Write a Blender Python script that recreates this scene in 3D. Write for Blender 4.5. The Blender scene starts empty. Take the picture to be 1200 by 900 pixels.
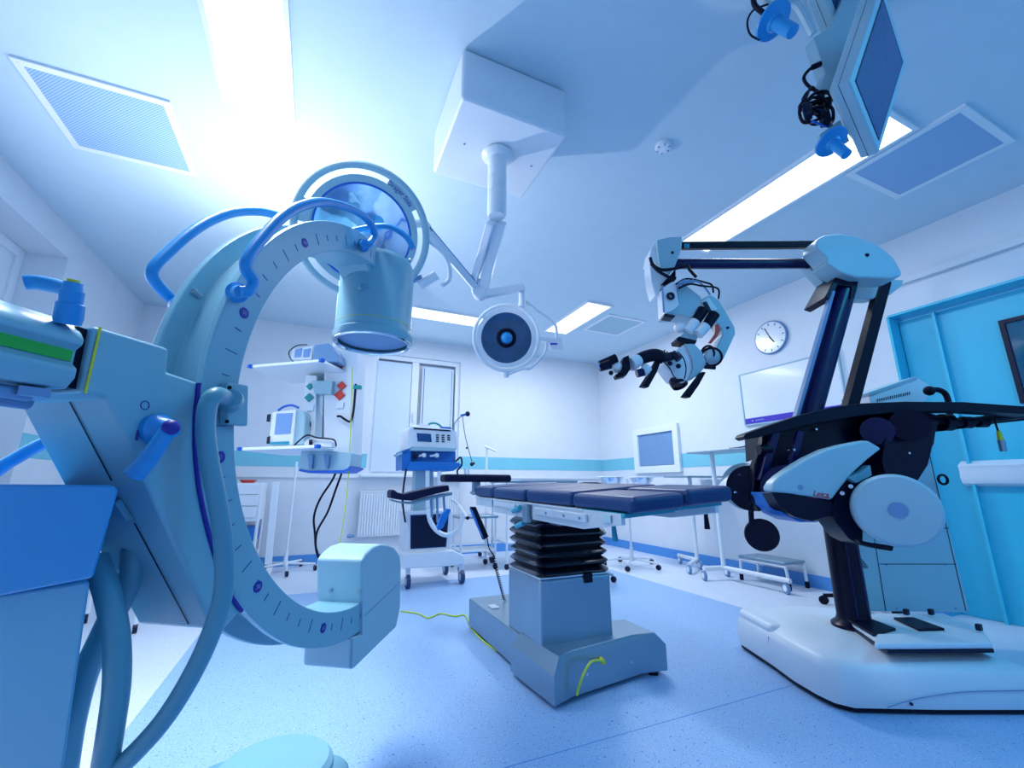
import bpy, bmesh, math, random
from mathutils import Vector, Matrix, noise
random.seed(7)
SC = bpy.context.scene
COL = SC.collection
PI = math.pi
# ------------------------------------------------------------------ camera
FPX = 501.0; PITCH = math.atan(117/FPX); YAW = -math.atan(230/514.7); EYE = 1.0
cam = bpy.data.cameras.new('camera'); camo = bpy.data.objects.new('camera', cam); COL.objects.link(camo)
cam.sensor_width = 36; cam.lens = 36*FPX/1200; cam.clip_start = .02; cam.clip_end = 100
camo.location = (0, 0, EYE); camo.rotation_euler = (PI/2+PITCH, 0, YAW)
SC.camera = camo
SC.view_settings.view_transform = 'Standard'; SC.view_settings.look = 'None'
SC.view_settings.exposure = -.08; SC.view_settings.gamma = 1.0; SC.view_settings.use_curve_mapping = False
# ------------------------------------------------------------------ world and lights
wd = bpy.data.worlds.new('world'); SC.world = wd; wd.use_nodes = True
wd.node_tree.nodes['Background'].inputs[0].default_value = (.15, .5, .95, 1)
wd.node_tree.nodes['Background'].inputs[1].default_value = .9
def area(name, loc, sx, sy, power, color, rot=(0,0,0), spread=PI):
    l = bpy.data.lights.new(name, 'AREA'); l.shape = 'RECTANGLE'; l.size = sx; l.size_y = sy
    l.energy = power; l.color = color; l.spread = spread
    o = bpy.data.objects.new(name, l); o.location = loc; o.rotation_euler = rot; COL.objects.link(o); return o
HC, XR, XL, YB, YF = 3.17, 4.6, -2.16, 6.38, -1.2
COOL = (.95, .97, 1.0)
area('ceiling_lamp_and_fill', (-.51, 1.75, HC-.05), .28, 1.3, 40, COOL, spread=math.radians(105))
area('ceiling_lamp_and_fill', (3.02, 1.9, HC-.05), .32, 1.25, 13, COOL)
area('ceiling_lamp_and_fill', (3.0, 4.6, HC-.05), .34, 1.1, 54, COOL)
area('ceiling_lamp_and_fill', (1.2, 5.22, HC-.05), 1.25, .3, 16, COOL)
area('ceiling_lamp_and_fill', (2.9, -.5, HC-.05), 1.2, .3, 30, (.06, .60, 1.0))  # added azure fill, unseen behind the camera; no fixture hangs here
area('daylight_window_left', (XL+.02, 3.2, 1.9), 1.2, 1.7, 20, (.92, .96, 1.0), (0, -PI/2, 0))
area('daylight_window_back', (1.27, YB-.12, 2.0), 1.2, 1.5, 6, (.88, .95, 1.0), (-PI/2, 0, 0))
# added upward spot for the bright ceiling patch, apart from any modelled lamp
def spot(name, loc, aim, power, color, size, blend, rad):
    l = bpy.data.lights.new(name, 'SPOT'); l.energy = power; l.color = color
    l.spot_size = size; l.spot_blend = blend; l.shadow_soft_size = rad
    o = bpy.data.objects.new(name, l); o.location = loc
    o.rotation_euler = (Vector(aim)-Vector(loc)).to_track_quat('-Z', 'Y').to_euler(); COL.objects.link(o); return o
spot('ceiling_fill_spot', (-.35, 3.1, 2.2), (-.05, 2.9, 3.17), 74, (.98, .98, 1.0), 2.9, .5, .02)
# ------------------------------------------------------------------ camera rays -> points in the room
_r = Matrix.Rotation(YAW, 3, 'Z')
_f = _r @ Vector((0, math.cos(PITCH), math.sin(PITCH))); _x = _r @ Vector((1, 0, 0)); _u = _r @ Vector((0, -math.sin(PITCH), math.cos(PITCH)))
O = Vector((0, 0, EYE))
def ray(px, py): return _f + _x*((px-600)/FPX) - _u*((py-450)/FPX)
def W(px, py, d): return O + ray(px, py)*d
def AX(px, py, X): d = ray(px, py); return O + d*(X/d.x)
def AY(px, py, Y): d = ray(px, py); return O + d*(Y/d.y)
def AZ(px, py, z): d = ray(px, py); return O + d*((z-EYE)/d.z)
def ON(px, py, P, n): d = ray(px, py); return O + d*((Vector(P)-O).dot(n)/d.dot(n))
V = Vector
# ------------------------------------------------------------------ materials
def lin(c):
    c = c/255
    return c/12.92 if c <= .04045 else ((c+.055)/1.055)**2.4
def rgb(r, g, b): return (lin(r), lin(g), lin(b), 1)
def mat(name, col, rough=.45, metal=0, emit=0, var=.04, scale=6, bump=0, coat=0, bscale=None, spec=None):
    m = bpy.data.materials.new(name); m.use_nodes = True; nt = m.node_tree; N = nt.nodes; L = nt.links
    b = N['Principled BSDF']; b.inputs['Roughness'].default_value = rough; b.inputs['Metallic'].default_value = metal
    if coat: b.inputs['Coat Weight'].default_value = coat; b.inputs['Coat Roughness'].default_value = .08
    if spec is not None: b.inputs['Specular IOR Level'].default_value = spec
    tc = N.new('ShaderNodeTexCoord'); nz = N.new('ShaderNodeTexNoise'); nz.inputs['Scale'].default_value = scale; nz.inputs['Detail'].default_value = 4
    L.new(tc.outputs['Object'], nz.inputs['Vector'])
    mx = N.new('ShaderNodeMix'); mx.data_type = 'RGBA'
    c = col if len(col) == 4 else rgb(*col)
    mx.inputs[6].default_value = tuple(max(0, v*(1-var)) for v in c[:3])+(1,); mx.inputs[7].default_value = tuple(min(1, v*(1+var)) for v in c[:3])+(1,)
    L.new(nz.outputs['Fac'], mx.inputs[0]); L.new(mx.outputs[2], b.inputs['Base Color'])
    if emit:
        b.inputs['Emission Color'].default_value = c; b.inputs['Emission Strength'].default_value = emit
    if bump:
        n2 = N.new('ShaderNodeTexNoise'); n2.inputs['Scale'].default_value = bscale or scale*8; L.new(tc.outputs['Object'], n2.inputs['Vector'])
        bp = N.new('ShaderNodeBump'); bp.inputs['Strength'].default_value = bump; bp.inputs['Distance'].default_value = .01
        L.new(n2.outputs['Fac'], bp.inputs['Height']); L.new(bp.outputs['Normal'], b.inputs['Normal'])
    return m
def speckle(name, base, dark, light, scale=90):
    m = mat(name, base, .38, bump=.03); nt = m.node_tree; N = nt.nodes; L = nt.links; b = N['Principled BSDF']
    tc = N['Texture Coordinate']; prev = None
    for k, (c, lo, hi, sc) in enumerate([(dark, .60, .66, scale), (light, .60, .67, scale*.8), (dark, .63, .69, scale*.45)]):
        n = N.new('ShaderNodeTexNoise'); n.inputs['Scale'].default_value = sc; n.inputs['Detail'].default_value = 3; n.noise_dimensions = '4D'; n.inputs['W'].default_value = k*7
        L.new(tc.outputs['Object'], n.inputs['Vector'])
        r = N.new('ShaderNodeMapRange'); r.inputs['From Min'].default_value = lo; r.inputs['From Max'].default_value = hi
        L.new(n.outputs['Fac'], r.inputs['Value'])
        mx = N.new('ShaderNodeMix'); mx.data_type = 'RGBA'; mx.inputs[7].default_value = rgb(*c)
        L.new(r.outputs[0], mx.inputs[0])
        if prev: L.new(prev.outputs[2], mx.inputs[6])
        else: L.new(N['Mix'].outputs[2], mx.inputs[6])
        prev = mx
    L.new(prev.outputs[2], b.inputs['Base Color'])
    return m
def perforated(name, base, hole, pitch=.012):
    m = mat(name, base, .5); nt = m.node_tree; N = nt.nodes; L = nt.links; b = N['Principled BSDF']
    tc = N['Texture Coordinate']; mp = N.new('ShaderNodeMapping'); mp.inputs['Scale'].default_value = (1/pitch,)*3; mp.inputs['Rotation'].default_value = (0, 0, PI/4)
    L.new(tc.outputs['Object'], mp.inputs[0]); fr = N.new('ShaderNodeVectorMath'); fr.operation = 'FRACTION'; L.new(mp.outputs[0], fr.inputs[0])
    sb = N.new('ShaderNodeVectorMath'); sb.operation = 'SUBTRACT'; sb.inputs[1].default_value = (.5, .5, 0); L.new(fr.outputs[0], sb.inputs[0])
    ml = N.new('ShaderNodeVectorMath'); ml.operation = 'MULTIPLY'; ml.inputs[1].default_value = (1, 1, 0); L.new(sb.outputs[0], ml.inputs[0])
    ln = N.new('ShaderNodeVectorMath'); ln.operation = 'LENGTH'; L.new(ml.outputs[0], ln.inputs[0])
    r = N.new('ShaderNodeMapRange'); r.inputs['From Min'].default_value = .30; r.inputs['From Max'].default_value = .36; L.new(ln.outputs['Value'], r.inputs['Value'])
    mx = N.new('ShaderNodeMix'); mx.data_type = 'RGBA'; mx.inputs[6].default_value = rgb(*hole); L.new(r.outputs[0], mx.inputs[0]); L.new(N['Mix'].outputs[2], mx.inputs[7])
    L.new(mx.outputs[2], b.inputs['Base Color']); return m
def glass(name, col, rough=.05):
    m = mat(name, col, rough); m.node_tree.nodes['Principled BSDF'].inputs['Transmission Weight'].default_value = .9; return m
M = dict(
 wall=mat('wall_paint', (220, 229, 241), .6, bump=.02),
 ceil=mat('ceiling_paint', (196, 220, 238), .7),
 stripe=mat('teal_stripe', (120, 200, 222), .5),
 cyanwall=mat('sliding_door_cyan', (56, 196, 230), .4),
 bluebase=mat('blue_cove', (78, 150, 224), .45),
 floorblue=speckle('floor_vinyl_blue', (150, 190, 236), (30, 88, 180), (206, 224, 252), 150),
 floorpale=speckle('floor_vinyl_pale', (212, 226, 244), (150, 176, 226), (238, 244, 252), 150),
 white=mat('white_enamel', (226, 236, 248), .35),
 whiteplastic=mat('white_plastic', (214, 230, 244), .4),
 pale=mat('pale_blue_grey', (158, 196, 214), .38),
 carm=mat('carm_paint', (124, 178, 200), .36, bump=.01),
 carmdark=mat('carm_inner', (98, 158, 182), .42),
 bluehandle=mat('blue_handle', (24, 144, 216), .35),
 cabblue=mat('cabinet_blue', (0, 144, 216), .4, var=.01),
 cabpale=mat('cabinet_pale_blue', (84, 168, 208), .4),
 hose=mat('hose_rubber', (84, 150, 176), .4),
 green=mat('green_stripe', (0, 168, 60), .45),
 yellow=mat('yellow_line', (206, 206, 50), .5),
 navy=mat('navy_print', (22, 30, 150), .5),
 black=mat('black_plastic', (3, 9, 36), .45, spec=.18),
 blackgloss=mat('black_gloss', (2, 7, 40), .3, spec=.2),
 bellows=mat('black_bellows', (1, 4, 26), .16, coat=.5),
 microscopebar=mat('navy_metal', (3, 12, 72), .25, spec=.35),
 pad=mat('navy_pad', (12, 54, 106), .4, bump=.02, spec=.3),
 paddark=mat('navy_armboard', (5, 13, 52), .5, spec=.2),
 steel=mat('brushed_steel', (142, 168, 186), .34, metal=.8, var=.12, scale=4),
 steellight=mat('light_steel', (206, 222, 234), .3, metal=.5),
 chrome=mat('chrome', (210, 226, 242), .12, metal=1),
 glassdark=mat('dark_lens', (18, 60, 120), .12, coat=1),
 lens=mat('lamp_reflector', (150, 186, 220), .08, metal=1, bump=.6, bscale=7, var=.3, scale=9),
 lens2=mat('lamp_reflector_teal', (12, 74, 120), .15, metal=.4, coat=1, var=.5, scale=12),
 rimblue=mat('rim_blue', (24, 100, 206), .35),
 screen=mat('screen_off', (8, 72, 132), .25, coat=.1),
 screenlight=mat('screen_grey', (120, 160, 214), .2, coat=.5),
 teal=mat('teal_plastic', (30, 150, 180), .4),
 red=mat('red_plastic', (214, 64, 56), .4),
 redtext=mat('red_lettering', (196, 30, 50), .5),
 tealplug=mat('green_teal_plug', (0, 150, 150), .4),
 blueblock=mat('machine_blue', (20, 116, 204), .4),
 purple=mat('purple_bar', (60, 44, 190), .5),
 board=mat('whiteboard', (230, 238, 250), .2, coat=.5),
 lampon=mat('lamp_diffuser', (240, 248, 255), .5, emit=2.4),
 perf=perforated('perforated_vent', (168, 200, 234), (96, 146, 204)),
 yellowcable=mat('yellow_cable', (190, 214, 80), .5),
 greyblue=mat('grey_blue', (110, 150, 196), .45),
 shade=mat('roller_blind', (206, 224, 246), .8, bump=.05),
 windowglass=mat('dark_window', (0, 96, 130), .05, coat=1),
 frame=mat('dark_frame', (6, 20, 56), .4, spec=.3),
 caster=mat('caster_rubber', (30, 60, 110), .45),
 linen=mat('white_linen', (226, 236, 250), .8, bump=.2, bscale=12),
)
# ------------------------------------------------------------------ mesh building
def basis(axis):
    a = Vector(axis).normalized(); h = Vector((0, 0, 1)) if abs(a.z) < .9 else Vector((1, 0, 0))
    s = a.cross(h).normalized(); t = s.cross(a).normalized(); return a, s, t
class MB:
    def __init__(s): s.b = bmesh.new()
    def face(s, pts):
        try: s.b.faces.new([s.b.verts.new(p) for p in pts])
        except ValueError: pass
        return s
    def ext(s, pts, vec):                       # polygon pushed along a vector
        vec = Vector(vec); a = [s.b.verts.new(p) for p in pts]; c = [s.b.verts.new(Vector(p)+vec) for p in pts]
        n = len(a); s.b.faces.new(a); s.b.faces.new(list(reversed(c)))
        for i in range(n): s.b.faces.new([a[i], c[i], c[(i+1) % n], a[(i+1) % n]])
        return s
    def loft(s, rings, closed=True, cap=True):
        R = [[s.b.verts.new(p) for p in r] for r in rings]; n = len(R[0])
        for k in range(len(R)-1):
            for i in range(n if closed else n-1):
                j = (i+1) % n; s.b.faces.new([R[k][i], R[k][j], R[k+1][j], R[k+1][i]])
        if cap and closed:
            s.b.faces.new(list(reversed(R[0]))); s.b.faces.new(R[-1])
        return s
    def box(s, c, d, rz=0, R=None):
        R = R or Matrix.Rotation(rz, 3, 'Z'); c = Vector(c)
        P = [c+R @ Vector((sx*d[0]/2, sy*d[1]/2, -d[2]/2)) for sx, sy in ((-1,-1),(1,-1),(1,1),(-1,1))]
        return s.ext(P, R @ Vector((0, 0, d[2])))
    def cyl(s, p0, p1, r0, r1=None, seg=24, cap=True):
        p0 = Vector(p0); p1 = Vector(p1); r1 = r0 if r1 is None else r1; a, e, f = basis(p1-p0)
        ring = lambda p, r: [p+(e*math.cos(2*PI*i/seg)+f*math.sin(2*PI*i/seg))*r for i in range(seg)]
        return s.loft([ring(p0, r0), ring(p1, r1)], cap=cap)
    def lathe(s, o, axis, prof, seg=32, cap=True):    # prof: list of (radius, distance along axis)
        o = Vector(o); a, e, f = basis(axis)
        return s.loft([[o+a*h+(e*math.cos(2*PI*i/seg)+f*math.sin(2*PI*i/seg))*max(r, 1e-4) for i in range(seg)] for r, h in prof], cap=cap)
    def ball(s, c, r, seg=20, sc=(1,1,1)):
        c = Vector(c); n = seg//2
        return s.loft([[c+Vector((math.cos(2*PI*i/seg)*math.sin(a)*r*sc[0], math.sin(2*PI*i/seg)*math.sin(a)*r*sc[1], -math.cos(a)*r*sc[2])) for i in range(seg)] for a in [max(.02, min(PI-.02, PI*k/n)) for k in range(n+1)]])
    def tube(s, pts, r, seg=10, smooth=True, closed=False, sub=6):
        pts = [Vector(p) for p in pts]
        if smooth and len(pts) > 2:
            q = []; n = len(pts)
            for i in range(n if closed else n-1):
                g = (lambda k: pts[k % n]) if closed else (lambda k: pts[max(0, min(n-1, k))])
                a, b, c, d = g(i-1), g(i), g(i+1), g(i+2)
                for k in range(sub):
                    t = k/sub; q.append(.5*((2*b)+(c-a)*t+(2*a-5*b+4*c-d)*t*t+(3*b-a-3*c+d)*t**3))
            if not closed: q.append(pts[-1])
            pts = q
        n = len(pts); rings = []; e = None
        for i, p in enumerate(pts):
            t = (pts[(i+1) % n]-pts[i-1]) if closed else (pts[min(i+1, n-1)]-pts[max(i-1, 0)])
            t.normalize()
            if e is None: _, e, _f2 = basis(t)
            e = (e-t*e.dot(t)).normalized(); f = t.cross(e)
            rr = r(i/(n-1)) if callable(r) else r
            rings.append([p+(e*math.cos(2*PI*k/seg)+f*math.sin(2*PI*k/seg))*rr for k in range(seg)])
        if closed: rings.append(rings[0]); return s.loft(rings, cap=False)
        return s.loft(rings)
    def torus(s, c, axis, R, r, seg=48, sub=10):
        c = Vector(c); a, e, f = basis(axis)
        return s.tube([c+(e*math.cos(2*PI*i/seg)+f*math.sin(2*PI*i/seg))*R for i in range(seg)], r, sub, smooth=False, closed=True)
    def frame(s, p, a, b_, w, dep):              # rectangular ring: corner p, edge vectors a and b_, rail width w, depth vector
        p, a, b_, dep = V(p), V(a), V(b_), V(dep); ea, eb = a.normalized()*w, b_.normalized()*w
        o = [p, p+a, p+a+b_, p+b_]; i = [p+ea+eb, p+a-ea+eb, p+a+b_-ea-eb, p+b_+ea-eb]
        return s.loft([o, i, [v+dep for v in i], [v+dep for v in o], o], cap=False)
    def build(s, name, m, parent=None, bevel=0, sharp=35, seg=2, kind=None, label=None):
        b = s.b; bmesh.ops.recalc_face_normals(b, faces=b.faces)
        for f in b.faces: f.smooth = True
        for e in b.edges:
            if len(e.link_faces) == 2 and e.calc_face_angle(0) > math.radians(sharp): e.smooth = False
        root = parent
        while root is not None and root.parent is not None: root = root.parent
        if root is not None:
            b.transform(Matrix.Translation(-root.location))
        loc = None
        if root is None and kind != 'structure' :
            cs = [v.co for v in b.verts]; lo = V((min(c.x for c in cs), min(c.y for c in cs), min(c.z for c in cs))); hi = V((max(c.x for c in cs), max(c.y for c in cs), 0))
            loc = V(((lo.x+hi.x)/2, (lo.y+hi.y)/2, lo.z)); b.transform(Matrix.Translation(-loc))
        me = bpy.data.meshes.new(name); b.to_mesh(me); b.free()
        ms = m if isinstance(m, (list, tuple)) else [m]
        for k in ms: me.materials.append(M[k] if isinstance(k, str) else k)
        o = bpy.data.objects.new(name, me); COL.objects.link(o)
        if loc is not None: o.location = loc
        if parent is not None: o.parent = parent
        if bevel:
            md = o.modifiers.new('bevel', 'BEVEL'); md.width = bevel; md.segments = seg; md.limit_method = 'ANGLE'; md.angle_limit = math.radians(38); md.harden_normals = True
        if kind: o['kind'] = kind
        if label: o['label'] = label
        return o
def tag(o, label, cat, group=None):
    o['label'] = label; o['category'] = cat
    if group: o['group'] = group
    return o
def thing(name, loc, label, cat, group=None):
    o = bpy.data.objects.new(name, None); o.empty_display_size = .1; o.location = loc; COL.objects.link(o); return tag(o, label, cat, group)
def dup(root, loc, label, group=None, rz=0):
    r = root.copy(); COL.objects.link(r); r.location = loc; r.rotation_euler = (0, 0, rz); r['label'] = label
    if group: r['group'] = group
    def rec(a, b):
        for ch in list(a.children):
            c = ch.copy(); COL.objects.link(c); c.parent = b; rec(ch, c)
    rec(root, r); return r
def text(name, s, size, loc, xdir, ydir, m, parent, ext=.0008, shear=0):
    cu = bpy.data.curves.new(name, 'FONT'); cu.body = s; cu.size = size; cu.extrude = ext; cu.align_x = 'CENTER'; cu.align_y = 'CENTER'; cu.shear = shear
    t = bpy.data.objects.new(name, cu); me = bpy.data.meshes.new_from_object(t)
    bpy.data.objects.remove(t); x = Vector(xdir).normalized(); y = Vector(ydir); y = (y-x*y.dot(x)).normalized(); z = x.cross(y)
    R = Matrix((x, y, z)).transposed().to_4x4(); me.transform(Matrix.Translation(Vector(loc)) @ R)
    root = parent
    while root.parent is not None: root = root.parent
    me.transform(Matrix.Translation(-root.location)); me.materials.clear(); me.materials.append(M[m])
    o = bpy.data.objects.new(name, me); COL.objects.link(o); o.parent = parent; return o
def struct(name, mb, m, **k): return mb.build(name, m, kind='structure', **k)
# ================================================================== THE ROOM
# floor: pale border with a blue field; one mesh with two materials
b = MB(); fx0, fx1, fy1 = -.63, 3.32, 4.77; xs = [XL, fx0, fx1, XR+1.0]; ys = [YF, fy1, YB]
for i in range(3):
    for j in range(2):
        b.face([(xs[i], ys[j], 0), (xs[i+1], ys[j], 0), (xs[i+1], ys[j+1], 0), (xs[i], ys[j+1], 0)])
fl = struct('floor', b, ['floorpale', 'floorblue'])
for p in fl.data.polygons:
    c = p.center; p.material_index = 1 if (fx0 < c.x < fx1 and c.y < fy1) else 0
b = MB()                                           # welded seams of the vinyl
b.box((1.9, AZ(800, 840, 0).y, .0004), (2.4, .003, .0008)); b.box((3.2, .3, .0004), (.003, 1.6, .0008))
struct('trim_floor', b, 'bluebase')
struct('ceiling', MB().box(((XL+XR)/2+.3, (YF+YB)/2, HC+.05), (XR-XL+2.2, YB-YF+.4, .1)), 'ceil')
# back wall with a window recess
wx0, wx1, wz0, wz1 = .62, 1.95, 1.13, 2.9
b = MB(); T = .2
for x0, x1, z0, z1 in ((XL-T, wx0, 0, HC), (wx1, XR+T, 0, HC), (wx0, wx1, 0, wz0), (wx0, wx1, wz1, HC)):
    b.box(((x0+x1)/2, YB+T/2, (z0+z1)/2), (x1-x0, T, z1-z0))
struct('wall_back', b, 'wall')
# left wall with a deep window recess
ly0, ly1, lz0, lz1 = 1.6, 4.68, 1.0, 2.92
b = MB(); T = .45
for y0, y1, z0, z1 in ((YF, ly0, 0, HC), (ly1, YB, 0, HC), (ly0, ly1, 0, lz0), (ly0, ly1, lz1, HC)):
    b.box((XL-T/2, (y0+y1)/2, (z0+z1)/2), (T, y1-y0, z1-z0))
struct('wall_left', b, 'wall')
# right wall with the sliding door recess and the pass-through opening
dy0, dy1, dz1 = -.3, 1.93, 2.47
b = MB(); T = .2
for y0, y1, z0, z1 in ((dy1, YB, 0, HC), (dy0, dy1, dz1, HC), (YF, dy0, 0, HC)):
    b.box((XR+T/2, (y0+y1)/2, (z0+z1)/2), (T, y1-y0, z1-z0))
struct('wall_right', b, 'wall')
b = MB(); b.box((XR+.1, dy1+.004, dz1/2), (.22, .02, dz1)); b.box((XR+.1, (dy0+dy1)/2, dz1+.004), (.22, dy1-dy0, .02))
struct('trim_1', b, 'cyanwall')
struct('wall_front', MB().box(((XL+XR)/2, YF-.1, HC/2), (XR-XL+.4, .2, HC)), 'wall')
# teal band around the room
b = MB(); sz0, sz1 = 1.22, 1.41
for x0, x1 in ((XL, wx0), (wx1, XR)): b.box(((x0+x1)/2, YB-.002, (sz0+sz1)/2), (x1-x0, .004, sz1-sz0))
struct('trim_2', b, 'stripe')
b = MB(); b.box((XR-.002, (5.46+YB)/2, (sz0+sz1)/2), (.004, YB-5.46, sz1-sz0)); b.box((XR-.002, (dy1+.12+4.52)/2, (sz0+sz1)/2), (.004, 4.52-dy1-.12, sz1-sz0))
struct('trim_3', b, 'stripe')
struct('trim_4', MB().box((XL+.002, (4.68+YB)/2, 1.3), (.004, YB-4.68, .19)), 'stripe')
# low ledge under the band on the back wall
struct('trim_5', MB().box(((XL+XR)/2, YB-.012, 1.09), (XR-XL, .024, .02)), 'wall')
# cove base
struct('baseboard_back', MB().box(((XL+XR)/2, YB-.01, .06), (XR-XL, .02, .12)), 'bluebase')
struct('baseboard_right', MB().box((XR-.01, (dy1+YB)/2, .06), (.02, YB-dy1, .12)), 'bluebase')
struct('baseboard_left', MB().box((XL+.01, (YF+YB)/2, .06), (.02, YB-YF, .12)), 'bluebase')
# back window: frame, mullion, blind, sill
yy = YB+.07; b = MB().frame((wx0, yy-.03, wz0), (wx1-wx0, 0, 0), (0, 0, wz1-wz0), .07, (0, .06, 0)).box((1.245, yy, 2.015), (.11, .05, 1.63))
b.box((1.29, YB+.15, 2.0), (1.33, .02, 1.76))
wf = struct('window_1', b, 'white', bevel=.006)
MB().box((.93, YB+.03, 1.98), (.50, .02, 1.62)).build('roller_blind', 'shade', wf)
MB().box((1.60, YB+.05, 1.98), (.50, .02, 1.60)).build('roller_blind', 'shade', wf)
b = MB(); 
for zz in (1.3, 1.36): b.cyl((1.60-.22+zz*0, YB+.036, 1.25), (1.60-.22, YB+.036, 2.75), .004, seg=6)
b.cyl((1.82, YB+.036, 1.25), (1.82, YB+.036, 2.75), .004, seg=6); b.build('blind_guide', 'greyblue', wf)
MB().box((1.245, YB+.018, 1.98), (.025, .02, .14)).build('handle', 'white', wf)
struct('trim_6', MB().box((1.29, YB-.05, 1.11), (1.5, .14, .035)), 'white', bevel=.006)
# left window: frame in its recess, bright blind
xx = XL-.3; b = MB().box((xx-.02, (ly0+ly1)/2, (lz0+lz1)/2), (.05, ly1-ly0+.1, lz1-lz0+.1)).frame((xx, ly0, lz0), (0, ly1-ly0, 0), (0, 0, lz1-lz0), .08, (.03, 0, 0))
w2 = struct('window_2', b, 'white', bevel=.006)
MB().box((xx+.012, (ly0+4.2)/2, 1.85), (.01, 4.2-ly0-.1, 1.6)).build('roller_blind', 'shade', w2)
b = MB().frame((xx+.02, ly0+.3, 1.05), (0, 4.22-ly0-.3, 0), (0, 0, 1.63), .06, (.05, 0, 0))
b.build('window_frame', 'white', w2)
# sliding door
dx = XR+.13
dr = struct('door_1', MB().box((dx+.03, .82, 1.22), (.05, 2.2, 2.44)), 'cyanwall', bevel=.004)
q = [AX(*p, dx) for p in ((1128, 375), (1200, 353), (1200, 443), (1146, 451))]
wy1 = 1.31; wz_1 = 2.23; wz_0 = 1.58; wy0 = .45
b = MB().frame((dx-.02, wy0, wz_0), (0, wy1-wy0, 0), (0, 0, wz_1-wz_0), .03, (.03, 0, 0))
b.build('window_frame', 'frame', dr)
MB().box((dx+.003, (wy0+wy1)/2, (wz_0+wz_1)/2), (.01, wy1-wy0-.04, wz_1-wz_0-.04)).build('pane', 'windowglass', dr)
MB().box((dx-.03, 1.66, 1.22), (.03, .02, 2.44)).build('edge_strip', 'cyanwall', dr)
b = MB(); b.ext([(dx+.005, 0, .98), (dx-.05, 0, 1.0), (dx-.07, 0, 1.05), (dx-.06, 0, 1.10), (dx-.07, 0, 1.14), (dx+.005, 0, 1.18)], (0, 1.72, 0))
b.build('bumper_rail', 'white', dr, bevel=.006)
# sliding door track on the wall
b = MB(); b.box((XR-.02, .9, 2.745), (.04, 1.8, .05)); b.box((XR-.045, .9, 2.725), (.012, 1.8, .02))
struct('trim_7', b, 'wall', bevel=.003)
# pass-through window
b = MB().frame((XR-.05, 4.52, 1.16), (0, .94, 0), (0, 0, .68), .1, (.05, 0, 0))
w3 = struct('window_3', b, 'white', bevel=.006)
MB().box((XR-.012, 4.99, 1.52), (.012, .76, .5)).build('pane', 'greyblue', w3)
# ceiling lights
def ceiling_light(x0, x1, y0, y1, label):
    t = thing('ceiling_light', ((x0+x1)/2, (y0+y1)/2, HC-.05), label, 'ceiling light', None)
    w = .025; b = MB().frame((x0, y0, HC-.022), (x1-x0, 0, 0), (0, y1-y0, 0), w, (0, 0, .022))
    b.build('frame', 'white', t)
    MB().box(((x0+x1)/2, (y0+y1)/2, HC-.01), (x1-x0-2*w, y1-y0-2*w, .014)).build('diffuser', 'lampon', t); return t
ceiling_light(-.70, -.32, .9, 2.54, 'long glowing ceiling light above the C-shaped scanner, left of the ceiling box')
ceiling_light(2.82, 3.22, 1.0, 2.62, 'long glowing ceiling light behind the hanging monitors, beside the large perforated vent')
ceiling_light(2.80, 3.18, 4.02, 5.15, 'glowing ceiling light next to the small square ceiling grille')
ceiling_light(.45, 1.88, 5.04, 5.40, 'glowing ceiling light nearest the back window, seen behind the small round lamp')
# vents
def vent(x0, x1, y0, y1, label, m='perf'):
    t = thing('ceiling_vent', ((x0+x1)/2, (y0+y1)/2, HC-.02), label, 'vent'); w = .04; b = MB().frame((x0, y0, HC-.015), (x1-x0, 0, 0), (0, y1-y0, 0), w, (0, 0, .015))
    for sx in (x0+.025, x1-.025):
        for sy in (y0+.025, y1-.025): b.cyl((sx, sy, HC-.017), (sx, sy, HC-.01), .006, seg=8)
    b.build('frame', 'white', t)
    MB().box(((x0+x1)/2, (y0+y1)/2, HC-.006), (x1-x0-2*w, y1-y0-2*w, .012)).build('perforated_panel', m, t)
vent(-1.66, -.98, 2.68, 3.36, 'square perforated ceiling vent at the upper left above the window wall')
vent(3.26, 3.92, .80, 1.44, 'square perforated ceiling vent at the upper right beside the hanging monitors')
vent(3.30, 3.92, 4.27, 4.9, 'small pale square ceiling vent near the microscope head', 'pale')
t = thing('smoke_detector', (1.88, 1.77, HC-.05), 'small round white smoke detector on the ceiling', 'smoke detector')
MB().lathe((1.88, 1.77, HC), (0, 0, -1), [(.05, 0), (.052, .014), (.046, .026), (.02, .032)]).build('base', 'white', t)
b = MB()
for k in range(6):
    a = k*PI/3; b.box((1.88+.038*math.cos(a), 1.77+.038*math.sin(a), HC-.028), (.016, .006, .008), a)
b.build('sensor_slot', 'greyblue', t)
# wall clock
cc = V((XR-.02, 3.02, 2.625)); t = thing('wall_clock', cc, 'round white analogue wall clock with thin dark rim above the whiteboard', 'clock')
MB().lathe(cc+V((.02, 0, 0)), (-1, 0, 0), [(.19, 0), (.195, .02), (.185, .035), (.178, .03)], 48).build('rim', 'greyblue', t)
MB().lathe(cc+V((-.012, 0, 0)), (-1, 0, 0), [(.178, -.01), (.178, 0)], 48).build('dial', 'board', t)
b = MB()
for k in range(12):
    a = k*PI/6; R = Matrix.Rotation(-a, 3, 'X'); c = cc+V((-.0135, 0, 0))+R @ V((0, 0, .152)); b.box(c, (.002, .008, .028), R=R)
b.build('hour_marks', 'black', t)
for nm, a, l, w in (('hour_hand', 2.6, .09, .012), ('minute_hand', 5.9, .14, .008)):
    R = Matrix.Rotation(a, 3, 'X'); MB().box(cc+V((-.016, 0, 0))+R @ V((0, 0, l/2-.01)), (.003, w, l), R=R).build(nm, 'black', t)
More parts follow.
